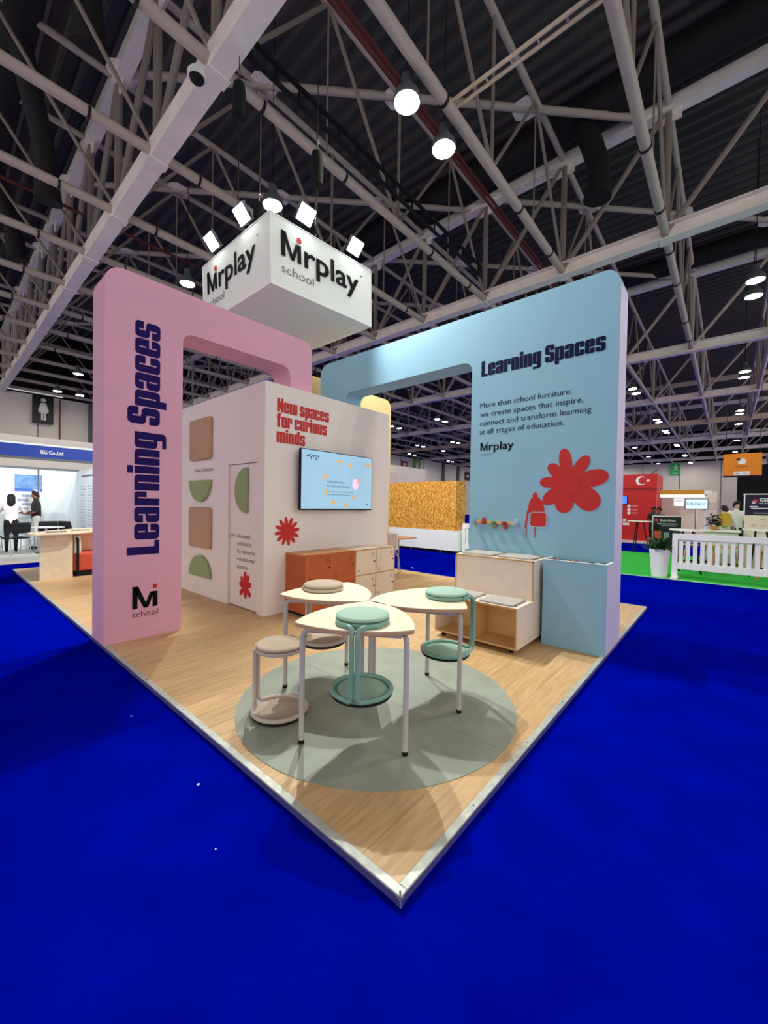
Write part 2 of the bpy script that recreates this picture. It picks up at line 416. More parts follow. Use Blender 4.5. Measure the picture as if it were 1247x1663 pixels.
for i, gx in enumerate(GX):
    labs = ['pale steel roof girder left of the stand behind the viewpoint', 'wide pale steel roof girder running overhead on the left above the pink arch',
            'pale steel roof girder passing behind the blue arch under the black duct', 'third pale roof girder beyond the blue arch', 'fourth pale roof girder far beyond the blue arch',
            'cream roof girder far away above the particle board block', 'sixth far roof girder', 'seventh far roof girder', 'last far roof girder near the right wall']
    gm = creamst if i == 5 else steelw  # one far girder is given cream steel
    t = root('roof_girder', labs[i], 'roof girder', (gx, 5, ZL), group='roof girders')
    # lower chord: I section
    o = MB().box(gx-.17, -13, ZL-.2, gx+.17, 36.9, ZL-.17).box(gx-.03, -13, ZL-.17, gx+.03, 36.9, ZL+.17).box(gx-.17, -13, ZL+.17, gx+.17, 36.9, ZL+.2)
    o.box(gx-.16, -13, ZL-.17, gx-.13, 36.9, ZL+.17) if i == 1 else None
    o.build('lower_chord', gm, t)
    MB().box(gx-.16, -13, ZU-.16, gx+.16, 36.9, ZU+.16).build('upper_chord', gm, t)
    far = MB()
    for k, y in enumerate(YT):
        p = [((gx, y, ZL), (gx, y, ZU), .09)]
        if k+1 < len(YT): p.append(((gx, y, ZU), (gx, YT[k+1], ZL), .075))
        for a, b, r in p:
            if 0 < i < 3 and y < 30: utube('web_post', a, b, r, t, webm)
            else: far.tube([a, b], r, 5, cap=False)
        if 0 < i < 3 and y < 30:
            MB().box(gx-.02, y-.3, ZU-.42, gx+.02, y+.3, ZU-.1).build('gusset_plate', gm, t)
            MB().box(gx-.2, y-.12, ZL-.215, gx+.2, y+.12, ZL-.2).build('splice_plate', gm, t)
    if far.v: tag(far.build('far_web_posts', steel, t), kind='stuff')
for k in range(-1, 5):       # flat 45 degree bracing of the upper layer
    s0 = 13.1+5.36*k
    for gi, x0 in enumerate((2.1, 12.05)):
        s = s0+9.95*gi
        where = 'left bay above the hanging sign' if gi == 0 else 'bay right of the black duct'
        t = root('roof_brace', 'diagonal grey bracing tube %s of the upper roof layer, %s' % (ordn[k+1], where), 'roof brace', (x0, s-x0, ZU), group='diagonal roof bracing')
        utube('brace_tube', (x0, s-x0, ZU-.02), (x0+9.95, s-x0-9.95, ZU-.02), .095, t, n=10)
        for j in range(0, 5):
            xx = x0+j*9.95/4; yy = s-xx
            out = ell(xx, yy, .36, .36, .39, 8)
            MB().prism(out, 'z', ZU-.05, ZU-.02).build('node_plate', steelw, t)
# ducts
def duct(lab, pts, r, drops=()):
    t = root('air_duct', lab, 'duct', pts[0])
    MB().tube(pts, r, 16).build('duct_run', ductm, t, smooth=40)
    for d in drops:
        MB().tube(d, [r*.62]*(len(d)-1)+[r*.8], 14).build('drop_branch', ductm, t, smooth=40)
    return t
duct('large black air duct running under the roof on the right behind the blue arch', [(11.3, -13, 12.85), (11.3, 36, 12.85)], .46,
     [[(11.2, 2.6, 12.7), (11.2, 2.3, 11.9), (11.2, 2.1, 11.2), (11.2, 2.05, 10.6), (11.2, 2.1, 10.2)], [(11.2, 13, 12.7), (11.2, 12.8, 11.9), (11.2, 12.7, 11.2), (11.2, 12.7, 10.4)]])
duct('dark curved air duct high on the left beyond the wide girder', [(0.2, -13, 12.6), (0.2, 36, 12.6)], .4,
     [[(0.25, 12.0, 12.4), (0.5, 12.3, 11.6), (0.8, 12.9, 11.0), (.95, 13.2, 10.3), (1.0, 13.3, 9.6)], [(0.25, 17.5, 12.4), (0.5, 17.8, 11.6), (0.8, 18.3, 11.0), (.95, 18.4, 10.0)],
      [(0.25, 7.6, 12.4), (0.6, 8.2, 11.8), (0.9, 8.8, 11.2), (1.0, 9.0, 10.6)]])
duct('dark air duct under the far right bay of the roof', [(21.2, -13, 12.7), (21.2, 36, 12.7)], .42)
for k, (yy, zz, wh) in enumerate(((4.75, 10.6, 'above the hanging sign'), (5.05, 11.3, 'just above its twin'), (15.2, 10.8, 'far left above the white cabin'))):
    t = root('sprinkler_pipe', 'thin dark red sprinkler pipe %s' % wh, 'pipe', (0, yy, zz), group='sprinkler pipes')
    utube('pipe_run', (-12, yy, zz), (40, yy, zz), .05, t, redpipe)
for k, (xx, wh) in enumerate(((-.9, 'left'), (-1.5, 'right'))):
    t = root('sprinkler_pipe', 'thin red pipe at the top left under the roof, %s of a pair' % wh, 'pipe', (xx, 0, 12.0), group='sprinkler pipes')
    utube('pipe_run', (xx, -12, 12.0), (xx, 36, 12.0), .045, t, redpipe)
t = root('cable_tray', 'bright metal cable tray under the roof near the round lamps', 'cable tray', (5.45, 0, 9.2))
for dx in (0, .16): utube('rail', (5.4+dx, -10, 9.2), (5.4+dx, 3.4, 9.2), .035, t, creamst)
for k in range(24): utube('rung', (5.4, -8+k*.46, 9.2), (5.56, -8+k*.46, 9.2), .02, t, steel)
t = root('lighting_truss', 'slim black ladder truss hanging beside a roof tube above the sign', 'truss', (2.2, 5.33, 8.95))
for zz in (8.95, 9.25): utube('rail', (2.2, 5.33, zz), (10.6, 5.33, zz), .045, t, blackm)
for k in range(17): utube('rung', (2.4+k*.5, 5.33, 8.95), (2.4+k*.5, 5.33, 9.25), .025, t, blackm)
t = root('security_camera', 'white round dome camera on the wide girder at the top left', 'camera', (1.84, 6.08, 8.68))
MB().lathe([(.0, .14), (.1, .14), (.15, .06), (.15, 0), (.12, -.01), (.12, .03)], (1.84, 6.08, 8.68), 24).build('ring_housing', whitep, t, smooth=40)
MB().lathe([(.12, .02), (.1, -.05), (.05, -.09), (0, -.1)], (1.84, 6.08, 8.68), 20).build('dome', blackm, t, smooth=60)
# high bay lamps in pairs
LX = [4.4, 15.6, 26.2, 36.7, 42.4, 52.5, 62.8, 73.0]
LY = [-6.3, -1.36, 3.56, 7.45, 12.6, 17.3, 22.2, 27.0, 32.5]
def lampproto():
    t = root('high_bay_lamp', 'x', 'lamp', (0, 0, 8.6), group='round high bay lamps')
    MB().lathe([(.235, 0.0), (.25, .02), (.22, .14), (.13, .26), (.1, .3), (.1, .46), (.05, .5), (0, .5)], (0, 0, 8.6), 20).build('housing', glass_s, t, smooth=40)
    MB().lathe([(.03, -.012), (.22, -.004)], (0, 0, 8.6), 20).build('lens', lampg, t)
    MB().cyl((0, 0, 9.1), (0, 0, 13.9), .012, 6).build('pendant_rod', dmetal, t)
    return t
lp = lampproto(); first = True
near_lab = {(0, 2, 0): 'blown out round lamp hanging high above the blue arch, larger of the bright pair', (0, 2, 1): 'blown out round lamp lower right of its twin above the blue arch',
            (0, 3, 0): 'round lamp peeking out just above the top corner of the hanging sign', (0, 4, 0): 'round lamp above the pink arch left of the hanging sign',
            (1, 1, 0): 'upper round lamp at the right edge above the blue arch', (1, 1, 1): 'lower round lamp at the right edge above the blue arch'}
for a, lx in enumerate(LX):
    for b, ly in enumerate(LY):
        for c in (0, 1):
            if c and (a == 0 and b in (3, 4, 5, 6) or a >= 4 and b % 2): continue
            if a == 0 and b == 3: lx_, ly_ = 4.25, 7.5
            else: lx_, ly_ = lx+1.2*c, ly
            o = lp if first else copy_tree(lp); first = False
            o.location = (lx_, ly_, 8.6)
            lab = near_lab.get((a, b, c))
            if not lab:
                lab = '%s lamp of its pair, %s roof bay from the stand, %s from the right' % (('nearer', 'farther')[c], ordn[a], ordn[b])
            o['label'] = lab

# ================================================================== STAGE PLATFORM
pf = root('platform', 'low oak-look exhibition platform with a metal edge on the blue carpet', 'platform', (0, 0, -0.04), kind='structure')
MB().box(0.003, 0.003, -.04, 5.997, 10.467, -.006).build('platform_base', dark_alu, pf)
PL, PW = 1.2, 0.2
proto = None; row = 0; y = 0.04
def plank_obj(x0, x1, y0, y1):
    global proto
    key = (round(x1-x0, 3), round(y1-y0, 3))
    if key not in UNIT:
        o = MB().box(0, 0, 0, key[0]-.0015, key[1]-.0015, .006).build('plank', plank); UNIT[key] = o.data; bpy.data.objects.remove(o)
    o = bpy.data.objects.new('plank', UNIT[key]); C.objects.link(o); o.parent = pf
    o.location = (x0, y0, .034)
while y < 10.42:
    y1 = min(y+PW, 10.43); x = 0.04; off = (row*0.45) % 1.2 if row % 2 else 0.0
    xs = [0.04]; q = 0.04+(off if off > .2 else 1.2)
    while q < 5.95-.15: xs.append(q); q += PL
    xs.append(5.96)
    for a, b in zip(xs[:-1], xs[1:]): plank_obj(a, b, y, y1)
    y = y1; row += 1
EW = .040
for nm, bx in (('a', (0, 0, -.006, EW, 10.47, .004)), ('b', (EW, 0, -.006, 6.0, EW, .004)), ('c', (5.96, EW, -.006, 6.0, 10.47, .004)), ('d', (EW, 10.43, -.006, 5.96, 10.47, .004))):
    MB().box(*bx).build('edge_profile', alu, pf, bevel=.003)
MB().box(-.003, -.003, -.036, .02, .02, -.008).tube([(-.004, -.004, -.03), (.004, .004, .0), (.016, .014, .006)], .006, 6).build('corner_joint', chrome, pf)
for k in range(14): MB().lathe([(.006, 0), (.006, .0015), (0, .002)], (.02, .6+k*.7, .004), 8).build('screw', chrome, pf)
for k in range(8): MB().lathe([(.006, 0), (.006, .0015), (0, .002)], (.6+k*.7, .02, .004), 8).build('screw', chrome, pf)

# rug, two halves meeting along a seam
rg = root('round_rug', 'round grey green vinyl rug under the three petal tables', 'rug', (1.117, 1.13, 0))
for s in (-1, 1):
    pts = [(1.117+s*.0015+s*1.03*math.cos(t), 1.13+1.03*math.sin(t)) for t in [(-math.pi/2+math.pi*k/48) for k in range(49)]]
    MB().prism(pts, 'z', 0.0005, .0045).build('rug_half', rugm, rg)

# ================================================================== ARCHES
pk = root('pink_arch', 'tall pink portal arch with purple vertical lettering, left on the platform', 'arch', (0.36, 4.08, 0))
out = fillet([(0, 0, 0), (.755, 0, 0), (.755, 3.425, .12), (2.24, 3.425, .14), (2.24, 3.08, 0), (2.61, 3.08, 0), (2.61, 3.875, .16), (0, 3.875, .17)], 8)
MB().prism(out, 'y', 3.865, 4.295).build('arch_body', pinkm, pk, smooth=30)
pp = plane((0, 3.865, 0), (1, 0, 0), (0, 0, 1))
pv = plane((0, 3.865, 0), (0, 0, 1), (-1, 0, 0))     # reading upwards, letter tops to the left
m = MB(); heavy(m, 'Learning Spaces', pv, .905, -.515, 3.40, .245); m.build('vertical_lettering', navyp, pk)
k_ = .24
m = MB()
for P in ([(0,0),(.21,0),(.21,1),(0,1)], [(0,1),(.24,1),(.64,0),(.46,0)], [(.46,0),(.64,0),(.9,.7),(.72,.7)], [(.82,0),(1.03,0),(1.03,.7),(.82,.7)]):
    m.add([pp(.255+a*k_, .325+b*k_) for a, b in P], [(0, 1, 2, 3)])
m.build('logo_letter', blackp, pk)
m = MB(); m.add([pp(*q) for q in ell(.475, .548, .024, .026)], [tuple(range(20))]); m.build('logo_dot', redp, pk)
m = MB(); text(m, 'school', pp, .255, .236, u1=.508, h=.066); m.build('logo_subtitle', mat('brown_print', (112, 62, 66)), pk)

bl = root('blue_arch', 'tall sky blue portal arch with navy lettering and a red flower print, on the right', 'arch', (3.73, .85, 0))
out = fillet([(0, 0, 0), (1.70, 0, 0), (1.70, 3.40, .13), (4.12, 3.40, .13), (4.12, 3.08, 0), (4.795, 3.08, 0), (4.795, 4.005, .2), (0, 4.005, .16)], 8)
MB().prism(out, 'x', 3.553, 3.92).build('arch_body', bluem, bl, smooth=30)
MB().prism(fillet([(.0, 0, 0), (-.004, 0, 0), (-.004, 3.84, 0), (0, 3.84, 0)]), 'x', 3.555, 3.918).build('arch_end_panel', lavm, bl)
bp = plane((3.553, 0, 0), (0, -1, 0), (0, 0, 1))
m = MB(); heavy(m, 'Learning Spaces', bp, -1.565, 3.165, -.125, .155); m.build('headline_lettering', navy, bl)
m = MB()
for s, v, e in (('More than school furniture:', 2.76, -.458), ('we create spaces that inspire,', 2.646, -.33), ('connect and transform learning', 2.53, -.25), ('at all stages of education.', 2.42, -.53)):
    m = MB(); text(m, s, bp, -1.572, v, u1=e, h=.07, bold=0.0); m.build('text_line', navy, bl)
logo(bp, bl, -1.556, 2.207, .47, blackp, redp, greyp)
m = MB(); fc = (-.46, 1.76)
petals(m, bp, fc, [(-.527, 2.155), (-.268, 2.057), (-.065, 1.84), (-.164, 1.487), (-.529, 1.427), (-.735, 1.531), (-.784, 1.783), (-.684, 1.982)], [.085, .085, .115, .15, .125, .1, .08, .085])
m.add([bp(u, v, .006) for u, v in ell(fc[0]-.02, fc[1]-.02, .13, .14)], [tuple(range(20))]); m.build('flower_print', redp, bl)
m = MB()
def flat(mb, pts, pl, e=.003): mb.add([pl(u, v, e) for u, v in pts], [tuple(range(len(pts)))])
flat(m, fillet([(-.92, 1.42, .03), (-.715, 1.42, .03), (-.74, 1.55, .05), (-.80, 1.61, .04), (-.87, 1.61, .04), (-.905, 1.54, .04)]), bp)
flat(m, rr(-.885, 1.255, -.697, 1.425, .035), bp, .0045)
flat(m, [(-.925, 1.45), (-.905, 1.45), (-.93, 1.24), (-.955, 1.235)], bp, .004)
flat(m, [(-.938, 1.24), (-.925, 1.24), (-.928, 1.115), (-.938, 1.115)], bp, .005)
flat(m, [(-.835, 1.26), (-.82, 1.26), (-.822, 1.125), (-.832, 1.125)], bp, .005)
flat(m, ell(-.835, 1.625, .03, .035), bp, .004); m.build('backpack_print', redp, bl)
m = MB(); o_ = rr(-.89, 1.25, -.692, 1.43, .035); i_ = rr(-.883, 1.257, -.699, 1.423, .03)
n = len(o_); m.add([bp(u, v, .006) for u, v in o_]+[bp(u, v, .006) for u, v in i_], [(k, (k+1) % n, n+(k+1) % n, n+k) for k in range(n)]); m.build('pocket_outline', ltbluep, bl)

# open box in front of the blue arch
bb = root('sample_bin', 'sky blue open box full of material samples against the blue arch', 'box', (3.4, .31, 0))
t_ = .018
MB().box(3.24, .0, 0, 3.24+t_, .615, .92).build('front_panel', bluem, bb)
MB().box(3.24+t_, -.004, 0, 3.553, -.004+t_, .92).build('end_panel', lavm, bb)
MB().box(3.24+t_, .615-t_, 0, 3.553, .615, .92).build('end_panel', bluem, bb)
MB().box(3.24+t_, t_, 0, 3.55, .615-t_, .80).build('inner_tray', greyp, bb)
MB().box(3.236, -.006, .92, 3.262, .618, .924).box(3.262, -.006, .92, 3.553, .014, .924).box(3.262, .597, .92, 3.553, .618, .924).build('rim', whitep, bb)
sw = [((214, 120, 96), 'coral'), ((40, 40, 44), 'black'), ((120, 140, 110), 'olive'), ((200, 110, 84), 'terracotta'), ((150, 168, 180), 'grey blue'), ((178, 150, 122), 'tan'), ((50, 54, 60), 'charcoal'), ((196, 214, 214), 'pale'), ((96, 110, 124), 'slate')]
for k, (c, nm) in enumerate(sw):
    y0 = .55-k*.058
    s = MB(); s.add([(3.29, y0-.045, .80), (3.51, y0-.045, .80), (3.51, y0-.03, .905), (3.29, y0-.03, .905), (3.29, y0-.025, .80), (3.51, y0-.025, .80), (3.51, y0-.0, .905), (3.29, y0-.0, .905)],
            [(0,1,2,3),(7,6,5,4),(0,4,5,1),(1,5,6,2),(2,6,7,3),(3,7,4,0)])
    o = s.build('swatch', mat('swatch_'+nm.replace(' ', '_'), c, .8)); tag(o, '%s material sample standing in the blue open box, %s from the wooden bench' % (nm, ordn[k]), 'swatch', 'samples in the blue box')

ya = root('yellow_arch', 'pale yellow portal arch rising behind the white cabin', 'arch', (5.6, 5.3, 0))
out = fillet([(5.25, 0, 0), (5.96, 0, 0), (5.96, 3.92, .2), (3.35, 3.92, .2), (3.35, 3.08, 0), (3.95, 3.08, 0), (3.95, 3.45, .13), (5.25, 3.45, .13)], 8)
MB().prism(out, 'y', 5.13, 5.5).build('arch_body', yelm, ya, smooth=30)

# ================================================================== WHITE CABIN
cb = root('white_cabin', 'white exhibition cabin with a door and a screen wall in the middle of the platform', 'cabin', (2.93, 5.0, 0))
X0, Y0, X1, Y1, ZC = 1.695, 3.65, 4.165, 6.85, 3.07
dY0, dY1, dZ = 3.81, 4.60, 2.03
MB().box(X0, dY1, 0, X0+.1, Y1, ZC).box(X0, Y0, 0, X0+.1, dY0, ZC).box(X0, dY0, dZ, X0+.1, dY1, ZC).build('door_wall', whitew, cb)
MB().box(X0+.1, Y0, 0, X1, Y0+.1, ZC).build('screen_wall', whitew, cb)
MB().box(X1-.1, Y0+.1, 0, X1, Y1, ZC).box(X0+.1, Y1-.1, 0, X1-.1, Y1, ZC).build('rear_walls', whitew, cb)
MB().box(X0+.1, Y0+.1, ZC-.06, X1-.1, Y1-.1, ZC-.005).build('roof_panel', whitew, cb)
dr = MB().box(X0+.035, dY0+.006, .012, X0+.075, dY1-.006, dZ-.006).build('door', whitew, cb)
MB().lathe([(.012, 0), (.012, .03), (.026, .038), (.03, .052), (.022, .064), (0, .067)], (0, 0, 0), 16).build('door_knob', chrome, dr, smooth=50, world=False)
kn = cb.children[-1] if False else [o for o in dr.children][0]
kn.location = (X0+.035-cb.location.x, 4.50-cb.location.y, 1.02); kn.rotation_euler = (0, -math.pi/2, 0)
lw = plane((X0, 0, 0), (0, -1, 0), (0, 0, 1)); dw = plane((X0+.035, 0, 0), (0, -1, 0), (0, 0, 1))
m = MB(); text(m, 'Velvet Collection', lw, -5.71, 1.965, u1=-5.05, h=.062); m.build('caption_lettering', greyp, cb)
m = MB()
for k, s in enumerate(('Acoustic', 'solutions', 'for dynamic', 'educational', 'spaces')):
    m = MB(); text(m, s, dw, -4.385, .985-k*.108, u1=-4.385+(.355, .37, .47, .455, .285)[k], h=.062); m.build('text_line', greyp, dr)
m = MB(); fc = (-4.155, .315)
petals(m, dw, fc, [(fc[0]+.165*math.cos(a)*(1+.1*(i % 2)), fc[1]+.17*math.sin(a)*(1+.12*(i % 3))) for i, a in enumerate([.3, 1.05, 1.6, 2.3, 3.0, 3.8, 4.75, 5.6])], [.05]*8)
m.build('flower_print', redp, dr)
tv = plane((0, Y0, 0), (1, 0, 0), (0, 0, 1))
m = MB()
heavy(m, 'New spaces', tv, 1.872, 2.70, 2.775, .145); heavy(m, 'for curious', tv, 1.868, 2.50, 2.735, .145); heavy(m, 'minds', tv, 1.868, 2.295, 2.335, .145)
m.build('red_headline_lettering', redp, cb)
m = MB(); fc = (2.055, 1.10)
petals(m, tv, fc, [(fc[0]+.205*math.cos(a), fc[1]+.20*math.sin(a)) for a in [2*math.pi*(k+.25)/12 for k in range(12)]], [.034]*12)
flat(m, ell(fc[0], fc[1], .075, .075), tv, .008); m.build('flower_print', redp, cb)
# acoustic panels (hang on the wall: things of their own)
def wallpanel(out, m_, lab, x0=X0, th=.05, name='acoustic_panel'):
    o = MB().prism(out, 'x', x0-th, x0-.001).build(name, m_, bevel=.012, smooth=40); return tag(o, lab, 'acoustic panel', 'velvet acoustic panels on the white cabin')
half = lambda cy, cz, r, rz, a0: fillet([(cy+r*math.cos(a0+math.pi*k/24), cz+rz*math.sin(a0+math.pi*k/24), 0) for k in range(25)])
wallpanel(rr(5.08, 2.15, 5.81, 2.80, .05), tanp, 'upper tan rectangular acoustic panel near the top of the cabin wall')
wallpanel(half(5.45, 1.83, .37, .34, math.pi), grnp, 'green half-round acoustic panel with its flat side up, on the cabin wall')
wallpanel(rr(5.08, .76, 5.81, 1.40, .05), tanp, 'lower tan rectangular acoustic panel between the two green half rounds')
wallpanel(half(5.44, .30, .37, .34, 0), grnp, 'green half-round acoustic panel near the floor with its flat side down')
hp = [(4.09+.31*math.sin(math.pi*k/24), 1.655+.315*math.cos(math.pi*k/24)) for k in range(25)]
wallpanel(hp, grnp, 'green half-round acoustic panel standing upright on the cabin door', X0+.035)

# wall screen
sc = root('television', 'large flat television on the white cabin wall showing a pale blue slide', 'television', (2.9, 3.56, 1.82))
TX0, TX1, TZ0, TZ1 = 2.185, 3.625, 1.395, 2.25
MB().box(TX0, 3.54, TZ0, TX1, 3.585, TZ1).build('bezel', blackm, sc, bevel=.004)
MB().box(TX0+.3, 3.585, TZ0+.2, TX1-.3, 3.65, TZ1-.2).build('wall_mount', dmetal, sc)
scr = mat('screen_image', (152, 194, 220), .3, emis=.36, var=.06, scale=1.2)
MB().box(TX0+.012, 3.537, TZ0+.02, TX1-.012, 3.5405, TZ1-.012).build('display', scr, sc)
sp = plane((0, 3.537, 0), (1, 0, 0), (0, 0, 1), .002)
scd = mat('screen_dark', (60, 80, 104), .3, emis=.1); sco = mat('screen_orange', (226, 160, 84), .3, emis=.4); scpk = mat('screen_pink', (224, 190, 226), .3, emis=.5)
m = MB(); text(m, 'The main place', sp, 2.66, 1.80, u1=3.0, h=.035); text(m, 'in Classroom Design', sp, 2.66, 1.735, u1=3.1, h=.035); text(m, 'For schools and educators', sp, 2.66, 1.66, u1=3.2, h=.022)
text(m, 'and learning environments', sp, 2.66, 1.615, u1=3.13, h=.022)
for k in range(7): flat(m, ell(2.30+.03*k, 2.15+.02*math.sin(k*2.2), .025, .01, k*.9), sp, .002+.0002*k)
text(m, 'M', sp, 3.50, 1.47, h=.03, bold=.02); m.build('slide_text', scd, sc)
m = MB()
for a in (0.15, 1.05, 1.75, 2.9, 3.6, 4.2, 4.95, 5.6):
    flat(m, ell(2.95+.34*math.cos(a), 1.80+.33*math.sin(a), .045, .025, a+1.4), sp)
flat(m, ell(3.52, 2.12, .04, .035), sp); m.build('slide_ornaments', sco, sc)
m = MB(); flat(m, ell(3.24, 1.80, .07, .085), sp, .003); m.build('slide_spot', scpk, sc)

# ================================================================== LOCKERS
def locker(x0, x1, body, top, door_m, edge, lab):
    y0, y1, z0, z1 = 3.21, 3.648, .04, .815
    t = root('locker_cabinet', lab, 'cabinet', ((x0+x1)/2, 3.4, 0))
    MB().box(x0+.02, y0+.02, 0, x1-.02, y1, z0).build('plinth', dmetal, t)
    MB().box(x0, y0, z0, x0+.018, y1, z1-.018).box(x1-.018, y0, z0, x1, y1, z1-.018).box(x0+.018, y0+.01, z0, x1-.018, y1, z0+.018).box(x0+.018, y1-.018, z0+.018, x1-.018, y1, z1-.018).build('carcass', body, t)
    MB().box(x0, y0, z1-.018, x1, y1, z1).build('top_board', top, t)
    xm, zm = (x0+x1)/2, (z0+z1)/2
    MB().box(xm-.009, y0, z0+.018, xm+.009, y1-.02, z1-.018).build('divider', edge, t); MB().box(x0+.018, y0, zm-.009, xm-.009, y1-.02, zm+.009).box(xm+.009, y0, zm-.009, x1-.018, y1-.02, zm+.009).build('middle_shelf', edge, t)
    MB().box(x0, y0-.001, z0, x0+.018, y0, z1).box(x1-.018, y0-.001, z0, x1, y0, z1).box(x0, y0-.001, z1-.018, x1, y0, z1).box(x0, y0-.001, z0, x1, y0, z0+.018).build('edge_band', edge, t)
    for i, (a, b) in enumerate(((x0+.02, xm-.011), (xm+.011, x1-.02))):
        for j, (c, d) in enumerate(((z0+.02, zm-.011), (zm+.011, z1-.02))):
            dd = MB().box(a, y0+.001, c, b, y0+.018, d).build('door', door_m, t)
            for k in range(4): MB().box(b-.09-.008*(k % 2), y0-.0005, d-.05-.018*k, b-.03-.008*(k % 2), y0+.001, d-.046-.018*k).build('vent_slot', dmetal, dd)
            for k in range(3): MB().box(a+.03, y0-.0005, c+.03+.018*k, a+.075+.01*(2-k), y0+.001, c+.034+.018*k).build('vent_slot', dmetal, dd)
            MB().cyl((b-.035, y0+.001, (c+d)/2), (b-.035, y0-.014, (c+d)/2), .011, 12).build('lock', dmetal, dd, smooth=40)
    return t
locker(2.035, 2.935, brownl, brownt, brownl, mat('terracotta_edge', (196, 112, 62)), 'terracotta four door locker cabinet below the screen')
locker(2.940, 3.845, birch, birch, birch, birche, 'white four door locker cabinet beside the terracotta one')

# side table and stool leg seen past the cabin end
t = root('side_desk', 'small desk with a brown top half hidden behind the end of the white cabin', 'desk', (5.25, 4.25, 0))
MB().box(4.95, 3.98, .80, 5.5, 4.6, .825).build('desk_top', brownt, t, bevel=.003)
MB().tube([(5.15, 4.5, .02), (5.5, 4.42, .02), (5.52, 4.42, .05), (5.46, 4.42, .36), (5.42, 4.42, .40), (5.1, 4.42, .8)], .014, 8).build('bent_leg', chrome, t, smooth=60)
MB().tube([(5.05, 4.1, .0), (5.05, 4.1, .8)], .014, 8).build('leg', chrome, t, smooth=60)
MB().box(4.9, 4.02, .60, 4.93, 4.5, .92).build('end_panel', whitew, t)

# ================================================================== BENCH
bn = root('stepped_bench', 'two step birch bench on castors with open compartments beside the blue box', 'bench', (3.0, 1.14, 0))
a0, a1 = .655, 1.615       # y range
for zz0, zz1, xx0 in ((.05, .475, 2.655), (.475, .905, 3.08)):
    pass
MB().box(2.655, a0, .055, 3.545, a0+.018, .475).box(3.08, a0, .475, 3.545, a0+.018, .905).build('side_panel', birch, bn)
MB().box(2.655, a1-.018, .055, 3.545, a1, .475).box(3.08, a1-.018, .475, 3.545, a1, .905).build('side_panel', birch, bn)
MB().box(2.657, a0+.018, .055, 3.545, a1-.018, .073).build('bottom_board', birchi, bn)
MB().box(2.655, a0+.018, .457, 3.08, a1-.018, .475).build('seat_board', birch, bn)
MB().box(3.08, a0+.018, .475, 3.098, a1-.018, .905).build('back_board', birch, bn)
MB().box(3.098, a0+.018, .887, 3.545, a1-.018, .905).build('top_board', birch, bn)
MB().box(3.0, a0+.018, .073, 3.018, a1-.018, .457).build('compartment_back', birchi, bn)
MB().box(2.66, (a0+a1)/2-.009, .073, 3.0, (a0+a1)/2+.009, .457).build('divider', birchi, bn)
e = MB(); e.box(2.651, a0, .055, 2.655, a1, .073).box(2.651, a0, .457, 2.655, a1, .475).box(2.651, a0, .073, 2.655, a0+.018, .457).box(2.651, a1-.018, .073, 2.655, a1, .457).box(2.651, (a0+a1)/2-.009, .073, 2.655, (a0+a1)/2+.009, .457)
e.box(3.076, a0, .476, 3.08, a0+.018, .905).box(3.076, a1-.018, .476, 3.08, a1, .905).box(3.076, a0, .887, 3.08, a1, .905).build('plywood_edge', birche, bn)
for yy in (a0+.08, a1-.08):
    for xx in (2.72, 3.45):
        c = MB().cyl((xx, yy-.014, .031), (xx, yy+.014, .031), .031, 16).build('castor', rubber, bn, smooth=40)
        MB().box(xx-.014, yy-.016, .03, xx+.014, yy+.016, .055).build('castor_fork', dmetal, c)
def cushion(x0, x1, y0, y1, z, lab):
    t = root('seat_cushion', lab, 'cushion', ((x0+x1)/2, (y0+y1)/2, z), group='grey felt cushions on the bench')
    MB().prism(rr(x0, y0, x1, y1, .02), 'z', z+.001, z+.021).build('pad', feltg, t, bevel=.006)
    MB().box(x0+.04, y0-.02, z+.006, x0+.07, y0+.002, z+.012).build('strap', mat('leather_strap', (120, 92, 72)), t)
cushion(2.68, 3.03, .71, 1.09, .475, 'grey felt cushion on the lower bench step nearer the blue box')
cushion(2.68, 3.03, 1.17, 1.55, .475, 'grey felt cushion on the lower bench step farther from the blue box')
cushion(3.12, 3.50, .70, 1.10, .905, 'grey felt cushion on the upper bench step nearer the blue box')
cushion(3.12, 3.50, 1.16, 1.56, .905, 'grey felt cushion on the upper bench step farther from the blue box')
# coat hooks
hk = root('coat_rack', 'wooden rail with coloured round coat pegs on the blue arch', 'coat rack', (3.54, 1.32, 1.28))
MB().box(3.53, 1.02, 1.262, 3.552, 1.625, 1.302).build('rail', birchi, hk, bevel=.003)
for yy, dz, c, nm in ((1.61, .015, (150, 180, 190), 'a'), (1.47, .025, (178, 78, 52), 'b'), (1.33, -.025, (104, 138, 92), 'c'), (1.185, -.025, (170, 64, 50), 'd'), (1.045, .02, (170, 206, 226), 'e')):
    pg = MB().prism([(p[0], p[1]) for p in rr(yy-.026, 1.275+dz-.045, yy+.026, 1.275+dz+.045, .024)], 'x', 3.515, 3.53).build('peg_plate', mat('peg_'+nm, c, .5), hk)
    MB().cyl((3.515, yy, 1.285), (3.455, yy, 1.285), .019, 14).build('peg', mat('peg_'+nm, c, .5), pg, smooth=40)

